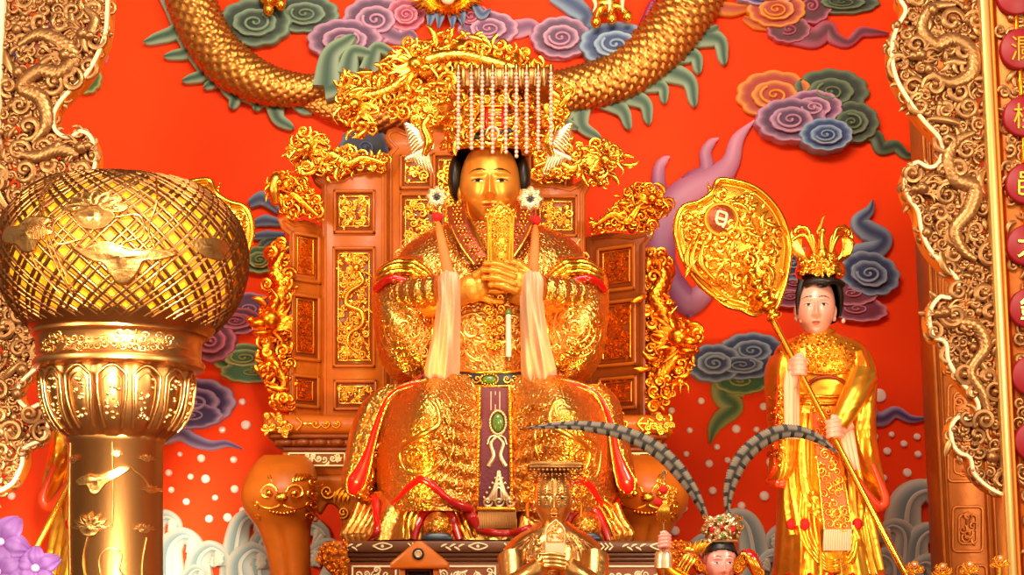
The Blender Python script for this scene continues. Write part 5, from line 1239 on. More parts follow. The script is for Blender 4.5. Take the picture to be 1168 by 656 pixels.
# ------------------------------------------------------------------ attendants with fans
YA = .45
PINK = (236, 166, 146)
def attendant(mir, lab, flab):
    c0 = 529.0
    f = (lambda V: np.c_[2 * c0 - V[:, 0], V[:, 1:]]) if mir else (lambda V: V)
    mx_ = (lambda u: 2 * c0 - u) if mir else (lambda u: u)
    A = thing('attendant_statue', lab, 'statue', (mx_(945), 752), YA)
    def ap(name, g, m, p=None, lab=None): g.xf(f); return obj(name, g, M[m] if isinstance(m, str) else m, p or A, YA, lab)
    # pedestal under the feet
    g = G(); g.lathe([(668, 60), (676, 72), (690, 76), (704, 70), (716, 60), (730, 66), (752, 78)], 945, -10, 48, mod=lambda p, v, r: r * (1 + .04 * np.cos(12 * p))); ap('pedestal', g, 'wooddark')
    # skirt
    fold = lambda x, v: (3.4 * np.sin(x * 17 + .6 * np.sin(v * .02)) + 1.6 * np.sin(x * 37)) * np.clip((v - 455) / 60, 0, 1)
    R = Robe([(452, 942, 40, 34, 30), (470, 943, 46, 38, 32), (520, 944, 50, 44, 34), (580, 945, 54, 48, 36), (630, 948, 60, 54, 40), (660, 950, 66, 58, 44), (672, 950, 66, 58, 44)], .85, fold)
    g = G(); R.mesh(g, 60, 140); sk = ap('skirt', g, 'goldsat')
    rf = lambda a, b: R.front(a, b)
    for k in range(5):   # scalloped hem
        g = G(); u = 900 + 24 * k; q = cr([(u, 655), (u + 6, 664), (u + 12, 666), (u + 18, 664), (u + 24, 655)], 16); g.tube(np.c_[q, rf(q[:, 0], q[:, 1]) + 2], 3, 8); ap('hem_trim', g, 'red', sk)
    # layered front panels of cloth, hanging loops
    g = G()
    for k in range(5):
        q = cr([(928 - 3 * k, 560), (930 - 4 * k, 606), (938 - k, 632 + 3 * k), (950 + k, 640 + 3 * k), (962 + 3 * k, 626 + 2 * k), (968 + 3 * k, 600)], 30); g.tube(np.c_[q, rf(q[:, 0], q[:, 1]) + 1], 2.2, 8)
    ap('drape_fold', g, 'goldsat', sk)
    for pts in ([(921, 470), (916, 520), (922, 570), (940, 598)], [(916, 540), (932, 572), (952, 592), (962, 596)], [(908, 470), (905, 540), (910, 600)], [(974, 500), (982, 560), (980, 600)], [(899, 530), (900, 580), (904, 610)], [(986, 560), (996, 610), (1004, 650)], [(972, 600), (984, 630), (992, 660)]):
        q = cr(pts, 30); g = G(); g.ribbon(np.c_[q, rf(q[:, 0], q[:, 1]) - 1], np.interp(np.linspace(0, 1, 30), [0, .5, 1], [4, 6, 5]), 5); ap('ribbon', g, 'goldsat', sk)
    # patterned front band
    vv = np.linspace(466, 604, 40); uu = 939 + (vv - 466) * .12
    dd = np.array([float(rf(u_, v_)) for u_, v_ in zip(uu, vv)]) + 5
    w = 12 + (vv - 466) * .03
    V = np.stack([np.c_[uu - w, vv, dd - 5], np.c_[uu - w, vv, dd], np.c_[uu, vv, dd + 1], np.c_[uu + w, vv, dd], np.c_[uu + w, vv, dd - 5]], 1)
    g = G(); g.grid(V.reshape(-1, 3), 5, 40); ba = ap('front_band', g, mat('red_gold_band', (214, 92, 40), .45, .3), A)
    g = G(); bf = lambda a, b: np.interp(b, vv, dd) + 1.2
    ornament(g, np.c_[np.r_[uu - w + 2, (uu + w - 2)[::-1]], np.r_[vv, vv[::-1]]], bf, 8.5, 171, 1.15, (.8, .18, .02), 6, Rk=.75)
    for s in (-1, 1): g.tube(np.c_[uu + s * w, vv, dd + 1], 1.4, 7)
    ap('band_scrolls', g, 'gold', ba)
    g = G(); q = np.c_[np.linspace(uu[-1] - 14, uu[-1] + 15, 12), np.full(12, 604), np.full(12, dd[-1])]
    for k in range(12): g.tube([tuple(q[k]), (q[k][0] - 1, 616, dd[-1] + 1), (q[k][0] - 1, 628, dd[-1])], 1.6, 6)
    ap('band_fringe', g, 'clothcream', ba)
    # torso
    T = Robe([(372, 938, 14, 14, 14), (380, 938, 24, 20, 18), (388, 939, 44, 26, 22), (400, 940, 54, 32, 26), (420, 941, 54, 36, 28), (440, 942, 46, 36, 28), (462, 942, 42, 36, 30), (474, 943, 44, 38, 30)], .9)
    g = G(); T.mesh(g, 50, 72); to = ap('robe', g, 'goldsat')
    tf = lambda a, b: T.front(a, b) + .4
    cp = [(916, 380), (958, 380), (986, 396), (994, 416), (976, 424), (942, 428), (906, 424), (888, 414), (894, 396)]
    g = G(); ornament(g, cp, tf, 6, 161, 1.25, (.45, .35, .2), 6); 
    q = cr([(888, 412), (906, 422), (942, 427), (976, 422), (995, 412)], 40); g.tube(np.c_[q, T.front(q[:, 0], q[:, 1]) + 1.5], 1.8, 8)
    for k in range(14): u_ = 900 + 6.2 * k; g.ball((u_, 425, float(T.front(u_, 425)) + 2), 2.1, 8, 6)
    ap('shoulder_cape', g, 'deepgold', to)
    g = G(); q = cr([(924, 376, 16), (938, 388, 22), (952, 376, 16)], 14); g.tube(q, 2.2, 8); g.tube([(938, 388, 22), (930, 396, 32)], 1.5, 6); ap('collar', g, 'deepgold', to)
    g = G(); a = np.linspace(pi * .95, 2.05 * pi, 30); q = np.c_[944 + 22 * np.cos(a), 442 + 12 * np.sin(a)]; g.tube(np.c_[q, T.front(q[:, 0], q[:, 1]) + 1], 2.4, 8); ap('chest_arc', g, 'collar', to)
    for vb in (450, 458): 
        q = np.c_[np.linspace(901, 985, 30), vb + 3 * np.sin(np.linspace(0, pi, 30))]; g = G(); g.tube(np.c_[q, T.front(q[:, 0], q[:, 1]) + 1], 2.6, 8); ap('waist_band', g, 'goldsmooth', to)
    # left hanging sleeve (raised hand) and right sleeve
    S1 = Robe([(404, 898, 16, 46, 10), (420, 896, 20, 52, 10), (450, 896, 19, 50, 12), (490, 898, 18, 46, 12), (520, 899, 18, 42, 12), (540, 897, 17, 38, 10), (552, 890, 8, 30, 6)], .9, lambda x, v: 2 * np.sin(x * 9))
    g = G(); S1.mesh(g, 40, 56); s1 = ap('sleeve', g, 'goldsat')
    q = cr([(884, 430), (884, 490), (884, 530), (880, 546), (890, 552), (908, 546), (916, 520), (916, 480)], 50); g = G(); g.tube(np.c_[q, S1.front(q[:, 0], q[:, 1]) + 3], np.c_[np.interp(np.linspace(0, 1, 50), [0, .4, .6, 1], [1, 3, 5, 3]), np.full(50, 2.5)], 10); ap('sleeve_trim', g, 'orangered', s1)
    g = G(); v = np.linspace(424, 500, 40)
    for k in range(4): q = np.c_[901 + 4.2 * k - 4 + (v - 424) * .02, v, S1.front(901 + 4.2 * k - 4, v) + 3]; g.tube(q, np.c_[np.interp(np.linspace(0, 1, 40), [0, .2, 1], [2, 4, 3]), np.full(40, 2.5)], 8)
    ap('inner_sleeve', g, 'clothcream', s1)
    g = G(); ornament(g, [(882, 440), (894, 440), (894, 530), (882, 530)], lambda a, b: S1.front(a, b) + .5, 6, 163, 1.0, (.6, .3, .1), 6); ap('sleeve_embroidery', g, 'gold', s1)
    S2 = Robe([(400, 982, 14, 30, 18), (420, 986, 17, 40, 20), (446, 984, 20, 50, 20), (470, 980, 22, 58, 20), (500, 982, 20, 58, 20), (530, 990, 17, 52, 20), (556, 1000, 13, 46, 18), (574, 1008, 6, 38, 14)], .9, lambda x, v: 2.5 * np.sin(x * 8 + v * .05))
    g = G(); S2.mesh(g, 50, 56); s2 = ap('sleeve', g, 'goldsat')
    g = G()
    q = cr([(990, 426, 42), (976, 450, 58), (964, 472, 64), (956, 486, 66)], 24); g.tube(q, np.linspace(17, 11, 24), 16); ap('forearm_sleeve', g, 'goldsat', s2)
    q = cr([(966, 514), (974, 540), (990, 564), (1004, 578), (1011, 570), (1004, 548), (996, 530)], 50); g = G(); g.tube(np.c_[q, np.interp(np.linspace(0, 1, 50), [0, .5, 1], [58, 50, 52])], np.c_[np.interp(np.linspace(0, 1, 50), [0, .5, 1], [2, 6, 3]), np.full(50, 3)], 10); ap('sleeve_trim', g, 'orangered', s2)
    g = G(); v = np.linspace(482, 536, 30)
    for k in range(3): g.tube(np.c_[958 + 5 * k + (v - 482) * .22, v, np.full(30, 62 - 1.5 * k)], np.c_[np.interp(np.linspace(0, 1, 30), [0, .2, 1], [3, 4.5, 2.5]), np.full(30, 3)], 8)
    ap('inner_sleeve', g, 'clothcream', s2)
    for u_ in (903, 918, 978): g = G(); g.ball((u_, 598, float(rf(u_, 598)) + 4), (6, 7, 6), 12, 9); ap('pompom', g, 'redsoft', sk); 
    # body
    g = G(); H = head(G(), 938, 343, 36, .635, 8, PINK, (206, 96, 84), white=(235, 215, 205), nx=150, ny=150, turn=-.13)
    H.lathe([(364, 9.5), (376, 10), (392, 12)], 938, 4, 24, col=lin(PINK))
    # hand gripping the pole, raised
    pu = lambda v: 870 + (v - 335) * (153 / 305.0)
    for (hu, hv, d0, si) in ((905, 418, 58, -1), (955, 490, 72, 1)):
        h = G(); ax = pu(hv)
        h.ball((ax + si * 4, hv + 1, d0 - 6), (9.5, 10.5, 6.5), 16, 12)
        w_ = (hu - 2, hv + 22, d0 - 10) if si < 0 else (hu + 14, hv - 6, d0 - 10)
        h.tube(cr([(ax + si * 4, hv + 4, d0 - 6), w_], 6), 7, 12)
        for k in range(4):
            kv = hv - 8 + 5.4 * k
            h.tube(cr([(ax + si * 10 + k * .3, kv + 1, d0 - 5), (ax + si * 5, kv, d0 + 4), (ax - si * 3, kv + .6, d0 + 5.5), (ax - si * (8 - k * .5), kv + 1.4, d0 - 1), (ax - si * 4.5, kv + 1.6, d0 - 4.5)], 14), np.linspace(2.9, 2.2, 14), 10)
        h.tube(cr([(ax + si * 8, hv - 7, d0 - 5), (ax + si * 2, hv - 12, d0 + 3), (ax - si * 4, hv - 13, d0 + 4)], 10), np.linspace(3.2, 2.5, 10), 10)
        H.join(blend(h, .8, 2, lin(PINK)))
    for pts in ([(938, 396, 4), (900, 404, 10), (890, 440, 20), (899, 440, 46)], [(938, 396, 4), (980, 408, 10), (988, 440, 30), (964, 484, 60)]): H.tube(cr(pts, 20), np.linspace(12, 6, 20), 10, col=lin(PINK))
    H.lathe([(384, 14), (400, 24), (450, 26)], 938, 2, 20, col=lin(PINK)); ap('body', H, 'skin')
    g = hair_cap(936, 343, 36, .655, 8, lambda x: .42 - .12 * np.cos(x * 4), 1.09, back=-.6)
    for s in (-1, 1): g.tube(cr([(936 + s * 22, 320, 16 - 7 * s), (936 + s * 26, 338, 14 - 8 * s), (936 + s * 25, 358, 8 - 7 * s)], 12), np.linspace(4.4, 2.0, 12), 10)
    g.tube(cr([(918, 326, 26), (926, 323, 34), (938, 324, 38), (950, 323, 34), (960, 326, 26)], 20), 4.0, 10)
    ap('hair', g, 'hair')
    for s in (-1, 1): g = G(); g.ball((938 + s * 24, 366, 10 - 4 * s), (2.6, 3, 2.6), 10, 8); ap('earring', g, 'pearl')
    # phoenix crown
    g = G(); g.lathe([(314, 27), (309, 29), (303, 28), (296, 24), (280, 16)], 938, 8, 36); cr_ = ap('phoenix_crown', g, 'gold')
    g = G(); ornament(g, [(912, 290), (964, 290), (966, 314), (910, 314)], lambda a, b: 8 + np.sqrt(np.maximum(4, 29 ** 2 - (a - 938) ** 2)) , 6, 165, 1.3, (.5, .3, .2), 6); g.ball((938, 314, 38), (2, 4, 2), 8, 6); ap('crown_filigree', g, 'gold', cr_)
    for s in (-1, 1):
        g = G()
        for k in range(7):
            q = cr([(938 + s * (8 + k), 302, 28 - k), (938 + s * (20 + 2 * k), 294 - k, 28 - k), (938 + s * (24 + 1.6 * k), 280 - 3 * k, 24 - k), (938 + s * (22 + k * 1.2), 264 - k, 20 - k)], 14); g.tube(q, np.interp(np.linspace(0, 1, 14), [0, .5, 1], [2, 2.6, .5]), 7)
        ap('phoenix_wing', g, 'gold', cr_)
        g = G()
        for (x1, y1, x2, y2) in ((18, 262, 30, 262), (22, 270, 34, 274), (14, 268, 26, 258)):
            q = cr([(938 + s * 8, 292, 26), (938 + s * x1 * .7, 274, 26), (938 + s * x1, y1 - 2, 24), (938 + s * x2, y2, 22), (938 + s * (x2 + 1), y2 + 7, 22)], 18); g.tube(q, np.interp(np.linspace(0, 1, 18), [0, .6, .9, 1], [2.4, 2.6, 3, .6]), 8)
        ap('tail_plume', g, 'gold', cr_)
    g = G(); g.ball((938, 290, 34), (7, 10, 7), 14, 10); g.tube(cr([(938, 288, 34), (937, 276, 36), (938, 266, 36)], 10), [6, 5.5, 5, 4.4, 4, 3.6, 3.2, 3, 3, 3], 8); g.ball((938, 264, 37), (4, 4, 4), 10, 8)
    for k in range(7): leaf(g, (938, 270 - 3 * k), 24, 11, -pi / 2 + (-.5 + k / 6.0), .5, 1.6)
    g.tube([(938, 286, 24), (938, 262, 22), (938, 250, 20)], [3.4, 4.6, .5], 8); ap('phoenix_body', g, 'gold', cr_)
    # the fan, a thing of its own held in both hands
    FN = thing('ceremonial_fan', flab, 'fan', (mx_(1040), 672), YA)
    def fp(name, g, m, p=None): g.xf(f); return obj(name, g, M[m] if isinstance(m, str) else m, p or FN, YA)
    vq = np.linspace(300, 672, 20); g = G(); g.tube(np.c_[pu(vq), vq, np.linspace(46, 78, 20)], 3.7, 14); fp('pole', g, 'goldsmooth')
    outl = [(820, 205), (838, 206), (862, 214), (882, 232), (894, 252), (901, 278), (900, 300), (896, 322), (890, 340), (884, 352), (876, 350), (862, 358), (846, 352), (830, 348), (812, 336), (796, 322), (784, 304), (776, 286), (771, 262), (774, 244), (782, 234), (798, 230), (812, 220)]
    oc = cr(outl, 140, True); ctr = np.mean(oc, 0)
    dome = lambda a, b: 34 + 16 * (1 - np.clip(((a - 838) / 66) ** 2 + ((b - 280) / 76) ** 2, 0, 1))
    g = G(); g.plate(oc, ctr, 0, 6, (0, 0, 0), (0, 0, 0), .0, dfun=dome); blade = fp('fan_blade', g, 'gold')
    g = G(); rimtube(g, oc, 3.4, 5, 8, True, dome); rimtube(g, inset(oc, 7), 1.5, 6, 6, True, dome); fp('fan_rim', g, 'goldsmooth', blade)
    g = G(); ornament(g, inset(oc, 6), lambda a, b: dome(a, b) + 6, 10, 181, 1.9, (.5, .42, .08), 7, 2.0); ornament(g, inset(oc, 10), lambda a, b: dome(a, b) + 8, 20, 182, 2.4, (.6, .36, .04), 7, 2, Rk=.5)
    for k, (p0, p1, p2) in enumerate((((806, 268), (800, 300), (826, 330)), ((798, 266), (790, 300), (812, 328)), ((790, 272), (784, 296), (800, 318)))):
        q = cr([p0, p1, p2], 20); g.tube(np.c_[q, dome(q[:, 0], q[:, 1]) + 10], np.c_[np.interp(np.linspace(0, 1, 20), [0, .5, 1], [1.5, 4.2, 1]), np.full(20, 2.5)], 8)
    fp('fan_carving', g, 'gold', blade)
    g = G(); g.lathe([(0, 21), (-3, 21), (-5, 19.5), (-5, 17), (-3.5, 16), (-3.5, .4)], 0, 0, 40); V = g.verts(); dz = float(dome(np.array([823]), np.array([247]))[0]) + 8; g.setv(np.c_[823 + V[:, 0], 250 + V[:, 2] * .98, dz - V[:, 1]]); em = fp('emblem_disc', g, 'goldsmooth', blade)
    g = G(); a = np.linspace(0, 2 * pi, 40, endpoint=False); g.prism(np.c_[823 + 15.5 * np.cos(a), 250 + 15.5 * np.sin(a)], dz + 2, dz + 4.2, .5); fp('emblem_ground', g, 'collar', em)
    g = G(); R_ = lambda x, y: (823 + x * cos(.18) - y * sin(.18), 250 + x * sin(.18) + y * cos(.18), dz + 5.2)
    for pts in ([(-5, -9), (5, -7.5)], [(-5, -9), (-6, 1), (-3, 6)], [(5, -7.5), (5.5, 2), (3, 9)], [(-6, -1), (5.2, 0)], [(-3, 6), (4.5, 5.5)]): g.tube(np.array([R_(*p) for p in pts]), 1.7, 8)
    fp('emblem_sign', g, 'cream', em)
    # socket between blade and pole
    g = G()
    A0 = np.array((862.0, 318.0, 60.0)); dv = np.array((153 / 305.0, 1.0, .04)); dv /= np.linalg.norm(dv)
    ts = np.linspace(-18, 52, 36); rr = 6 + 2.6 * np.sin(ts * .42) + np.interp(ts, [-18, 0, 30, 52], [-3, 1, 5, 0]); g.tube(A0[None] + dv[None] * ts[:, None], rr, 16); fp('fan_socket', g, 'goldsmooth')
    g = G()
    for k in range(4): g.ball((811 - k * 1.2, 222 - 4.2 * k, 38), 3.6 - .7 * k, 10, 7)
    fp('fan_finial', g, 'goldsmooth', blade)
    return A
M['goldsat'] = mat('lustrous_gold_robe', (255, 188, 60), .33, .9, ('wave', 5, .25, .006))
M['orangered'] = mat('orange_red_trim', (225, 66, 18), .35, .1, None, .5, .3)
attendant(False, 'standing gold-robed attendant statue with a pink face and phoenix crown, on the right', 'round golden carved fan on a pole held by the right attendant')
attendant(True, 'standing gold-robed attendant statue mostly hidden behind the big brass lantern', 'round golden carved fan on a long pole, half hidden behind the lantern bowl')

# ------------------------------------------------------------------ altar table in front (below the frame), carries the small figures
YF = -1.9
AT = wbox('altar_table', (-1.15, -2.5, .98), (3.2, -1.55, 1.08), M['wood']); tag(AT, 'long wooden altar table that carries the small figures in front of the throne', 'table')
for x in (-1.1, 3.0):
    for y in (-2.45, -1.7):
        l = wbox('table_leg', (x, y, 0), (x + .1, y + .1, .98), M['wood']); l.parent = AT; l.location = l.location - AT.location
def zpx(Y, z):  # photo row of height z on the plane y = Y at the middle of the picture
    lo, hi = 300., 1400.
    for _ in range(50):
        m = (lo + hi) / 2
        if P((584, m), Y)[0][2] > z: lo = m
        else: hi = m
    return lo
VT = zpx(YF, 1.08)
# small golden statue
SG = thing('small_gold_statue', 'small all-gold statue with a bead-fringed hat, hands folded, in front of the big statue', 'statue', (632, VT), YF)
def gp(name, g, m, p=None, lab=None): return obj(name, g, M[m] if isinstance(m, str) else m, p or SG, YF, lab)
GS = (246, 190, 112)
R = Robe([(594, 632, 17, 16, 16), (602, 632, 28, 22, 20), (610, 632, 42, 28, 26), (622, 631, 54, 34, 30), (640, 631, 60, 40, 34), (664, 631, 66, 46, 36), (700, 631, 74, 50, 38), (VT, 631, 78, 52, 40)], .85, lambda x, v: 3.0 * np.sin(x * 13 + v * .05) * np.clip((v - 606) / 30, 0, 1))
g = G(); R.mesh(g, 60, 100); rb = gp('robe', g, 'smallgold')
rf = lambda a, b: R.front(a, b) + .3
g = G(); ornament(g, [(600, 616), (618, 606), (616, 656), (584, 680), (574, 660)], rf, 8, 191, 1.1, (.6, .35, .05), 6); ornament(g, [(648, 606), (664, 616), (690, 660), (678, 690), (650, 656)], rf, 8, 192, 1.1, (.6, .35, .05), 6)
for s in (-1, 1):
    for k in range(5): q = cr([(632 + s * (14 + 5 * k), 608 + 2 * k), (632 + s * (24 + 7 * k), 632), (632 + s * (20 + 5 * k), 668)], 20); g.tube(np.c_[q, rf(q[:, 0], q[:, 1])], np.interp(np.linspace(0, 1, 20), [0, .5, 1], [.8, 2, .8]), 7)
gp('robe_embroidery', g, 'bronze', rb)
for s in (-1, 1):
    g = G(); q = cr([(632 + s * 48, 634, 30), (632 + s * 44, 664, 48), (632 + s * 26, 656, 58), (632 + s * 14, 646, 60)], 24); g.tube(q, np.linspace(17, 13, 24), 14); gp('sleeve', g, 'smallgold', rb)
H = head(G(), 632, 568, 35, .64, 4, GS, (214, 120, 60), brow=(90, 56, 24), iris=(80, 52, 26), white=(236, 186, 110), nx=130, ny=130, lids=.45)
H.lathe([(588, 11), (598, 12), (608, 14)], 632, 2, 24, col=lin(GS))
h = G()
h.ball((630, 642, 62), (15, 9, 7), 16, 10); h.tube(cr([(650, 652, 52), (642, 646, 60)], 6), 8, 12); h.tube(cr([(612, 652, 52), (620, 646, 60)], 6), 8, 12)
fingers(h, [(644, 635 + 4.4 * k, 67 - k * .3) for k in range(4)], [(618 + k, 633 + 4.4 * k, 67 - k * .3) for k in range(4)], 2.9, (0, -1, 3)); fingers(h, [(642, 634, 64)], [(630, 628, 66)], 3.0, (1, -2, 1))
H.join(blend(h, .9, 2, lin(GS))); gp('body', H, pigment('gilded_small_skin', .28, .95))
g = G(); Rr = Robe([(536, 632, 19, 20, 20), (546, 632, 21, 22, 22), (556, 632, 21.5, 22, 22)], 1.0); Rr.mesh(g, 12, 40); hat = gp('hat', g, 'bronze')
g = G(); g.prism([(604, 526), (664, 526), (666, 532), (602, 532)], -26, 32, 1)
for k in range(13): g.ball((605 + 4.8 * k, 536, 32), 2.1, 8, 6); g.ball((607 + 4.6 * k, 541, 31), 1.7, 8, 6)
g.box(604, 664, 531, 534, 30, 33, .6); hb_ = gp('hat_board', g, 'bronze', hat)
for k in range(8):
    u_ = 607 + 7.6 * k; g = G()
    for v_ in np.arange(543, 572 + 6 * abs(sin(k * 2.1)), 3.0): g.ball((u_, v_, 31), 1.35, 7, 5)
    gp('bead_string', g, 'brassrelief', hb_)
for s in (-1, 1):
    g = G(); ornament(g, [(632 + s * 20, 536), (632 + s * 38, 532), (632 + s * 40, 556), (632 + s * 34, 580), (632 + s * 22, 572)], 4, 7, 193 + s, 1.5, (.5, .4, .1), 6, 2)
    g.tube(cr([(632 + s * 21, 566, 2), (632 + s * 30, 574, 6), (632 + s * 30, 590, 8)], 12), 2, 7); gp('hat_wing', g, 'deepgold', hat)
g = G(); tb = [(622, 636), (622, 604), (625, 599), (634, 592), (642, 599), (645, 604), (644, 636)]; g.prism(tb, 66, 70, 1); g.join(G())
o = obj('hand_tablet', g, M['cream'], None, YF); tag(o, 'small cream tablet with a pointed carved top held by the small gold statue', 'tablet')
g = G(); ornament(g, [(625, 604), (634, 596), (642, 604), (642, 616), (625, 616)], 70, 4.5, 194, .6, (.6, .3, .1), 6); rimtube(g, [(624, 618), (624, 605), (626, 601), (634, 594), (641, 601), (643, 605), (643, 618)], .8, 70.3, closed=True); obj('tablet_carving', g, M['gold'], o, YF)

# general with pheasant plumes
GN = thing('general_statue', 'pink-faced general statue with two long banded pheasant plumes on a jewelled crown', 'statue', (822, VT), YF)
def np_(name, g, m, p=None, lab=None): return obj(name, g, M[m] if isinstance(m, str) else m, p or GN, YF, lab)
PK = (238, 160, 150)
R = Robe([(662, 824, 13, 13, 13), (672, 824, 30, 20, 18), (682, 824, 46, 28, 24), (700, 824, 50, 34, 28), (740, 824, 46, 34, 28), (VT, 824, 54, 38, 32)], .85, lambda x, v: 2.0 * np.sin(x * 14))
g = G(); R.mesh(g, 40, 72); np_('armour_robe', g, 'deepgold')
H = head(G(), 823, 642, 29, .66, 4, PK, (206, 74, 70), brow=(40, 22, 20), white=(230, 205, 200), nx=130, ny=130, turn=.1)
H.lathe([(660, 9), (676, 11)], 823, 2, 20, col=lin(PK))
h = G(); h.ball((757, 619, 30), (7, 9, 6), 14, 10); h.tube([(757, 622, 28), (757, 634, 26)], 6, 10)
for k in range(4): h.tube(cr([(763, 612 + 4 * k, 31), (758, 611 + 4 * k, 38), (752, 612 + 4 * k, 36), (751, 613 + 4 * k, 31)], 10), np.linspace(2.5, 2, 10), 8)
h.tube(cr([(762, 612, 34), (757, 608, 38), (752, 609, 36)], 8), 2.3, 8)
H.join(blend(h, .8, 2, lin(PK))); H.tube(cr([(823, 672, 2), (796, 680, 8), (770, 666, 18), (757, 634, 26)], 20), np.linspace(10, 5, 20), 10, col=lin(PK)); np_('body', H, 'skin')
g = hair_cap(823, 642, 29, .66, 4, lambda x: .48 - .25 * x * x, 1.08, back=-.5); np_('hair', g, 'hair')
g = G(); g.tube(cr([(757, 634, 26), (760, 650, 24), (776, 662, 20), (796, 672, 12)], 20), np.linspace(9, 15, 20), 12); np_('arm_sleeve', g, 'deepgold')
g = G(); g.lathe([(629, 8.5), (632, 10), (640, 10.5), (648, 11)], 757.5, 26, 20); np_('wrist_guard', g, 'silver')
for s, c in ((-1, 790), (1, 852)):
    g = G(); q = cr([(c - s * 12, 652, 10), (c, 634, 16), (c + s * 8, 644, 20), (c + s * 16, 662, 14)], 24); g.tube(q, np.interp(np.linspace(0, 1, 24), [0, .5, 1], [6, 9, 6]), 12); pa = np_('shoulder_guard', g, 'red')
    g = G()
    for o_ in (-8, -3, 4, 9): g.tube(np.c_[q[:, 0] + o_ * .6, q[:, 1] + o_ * .3, q[:, 2] + 8], 1.7, 7)
    for k in range(6): scroll(g, (c + s * (-10 + 5 * k), 636 + 6 * abs(k - 2)), 26, 5, k, s, 1.3, 1.3)
    np_('guard_gilding', g, 'gold', pa)
g = G()
for k in range(6): leaf(g, (790 + 2 * k, 636 - k), 22, 18, -pi / 2 - .6 + .25 * k, .8, 2.2)
g.ball((786, 628, 20), (9, 6, 6), 12, 8); np_('shoulder_beast', g, 'gold')
g = G(); g.lathe([(618, 17), (612, 19), (604, 18.5), (598, 16), (590, 10)], 824, 4, 32); gc = np_('jewelled_crown', g, 'bronze')
cdn = lambda a, b: 4 + np.sqrt(np.maximum(6, 19.5 ** 2 - (a - 824) ** 2))
g = G(); ornament(g, [(804, 592), (812, 588), (824, 582), (836, 588), (844, 592), (843, 616), (806, 616)], cdn, 6, 195, 1.3, (.45, .35, .2), 6, 1.5); g.tube(np.array([(824 + 18.5 * cos(a), 617, 4 + 18.5 * sin(a)) for a in np.linspace(0, pi, 24)]), 1.6, 7); np_('crown_filigree', g, 'silver', gc)
for u_, v_, m in ((824, 602, 'red'), (822, 592, 'jade'), (824, 612, 'jade'), (812, 604, 'redsoft'), (836, 604, 'redsoft')): g = G(); g.ball((u_, v_, float(cdn(u_, v_)) + 2), (2.8, 3.6, 2), 10, 8); np_('crown_gem', g, m, gc)
g = G(); ornament(g, [(802, 586), (812, 584), (812, 612), (802, 612)], 10, 6, 197, 1.4, (.5, .4, .1), 6, 2); ornament(g, [(836, 586), (846, 590), (846, 612), (838, 612)], 10, 6, 198, 1.4, (.5, .4, .1), 6, 2); np_('crown_wing', g, 'brassrelief', gc)
def plume(pts, w, lab):
    n = 420; p = cr(pts, n); s = np.concatenate([[0], np.cumsum(np.linalg.norm(np.diff(p, axis=0), axis=1))]); L = s[-1]
    ww = 1.15 * np.interp(s / L, np.linspace(0, 1, len(w)), w); T = np.gradient(p, axis=0); T /= np.linalg.norm(T, axis=1)[:, None]; Nn = np.stack([-T[:, 1], T[:, 0]], 1)
    k = 16; ph = np.arange(k) * 2 * pi / k
    barb = 1 + .06 * np.sin(s * 2.2)
    V = np.stack([p[:, 0][:, None] + Nn[:, 0][:, None] * (ww * barb)[:, None] * np.cos(ph), p[:, 1][:, None] + Nn[:, 1][:, None] * (ww * barb)[:, None] * np.cos(ph), 8 + (ww * .35)[:, None] * np.sin(ph)], -1)
    gr, bk = lin((120, 106, 92)), lin((22, 17, 15))
    side = np.cos(ph)[None] > 0; per = 15.0
    q = (s[:, None] / per + np.where(side, 0, .5)) % 1.0 + .12 * np.abs(np.cos(ph))[None]
    band = (q % 1.0) < .30
    edge = (np.abs(np.cos(ph))[None] < .12)
    C = np.where((band | edge)[..., None], bk, gr * (.85 + .3 * (q % 1.0))[..., None])
    g = G(); g.grid(V.reshape(-1, 3), k, n, cu=True, col=C.reshape(-1, 3))
    pl = np_('pheasant_plume', g, 'paint', gc, lab)
    g = G(); g.tube(np.c_[p, 8 + ww * .36], np.interp(s / L, [0, 1], [1.1, .3]), 6); 
plume([(806, 592), (800, 578), (788, 556), (768, 530), (742, 508), (710, 494), (676, 487), (640, 485), (600, 488)], [2.5, 5.5, 7.5, 8, 7.6, 6.6, 5, 3.4, .6], None)
plume([(832, 588), (830, 574), (834, 550), (846, 524), (866, 504), (890, 493), (914, 493), (936, 502), (956, 517)], [2, 5, 7.5, 8.2, 8, 7.2, 6, 4.4, .8], None)
# flowered rod in the general's hand
RD = thing('flower_rod', 'slim rod topped with two red pompoms and gold tassels in the general hand', 'rod', (757, 700), YF)
g = G(); g.tube([(757, 700, 33), (757, 640, 33), (757, 566, 33), (758, 536, 33)], [1.6, 1.6, 1.4, 1], 8); obj('rod', g, M['bronze'], RD, YF)
for u_, v_ in ((757, 559), (751, 573)): g = G(); g.ball((u_, v_, 37), 5, 14, 10); obj('pompom', g, M['redsoft'], RD, YF)
g = G()
for k in range(9): g.tube(cr([(758 + random.Random(k).uniform(-2, 3), 572, 35), (757 + (k - 4) * 1.5, 582, 38), (757 + (k - 4) * 1.8, 596, 36)], 8), [1.4, 1.6, 1.5, 1.4, 1.2, 1, .8, .3], 6)
ornament(g, [(750, 546), (772, 556), (770, 582), (752, 582)], 33, 6, 199, 1.2, (.4, .4, .2), 6, 2); obj('gold_tassel', g, M['gold'], RD, YF)
g = G(); scroll(g, (758, 540), 33, 5, 1, 1, 1.4, 1.3); g.ball((758, 537, 33), 2.2, 8, 6); obj('rod_tip', g, M['bronze'], RD, YF)

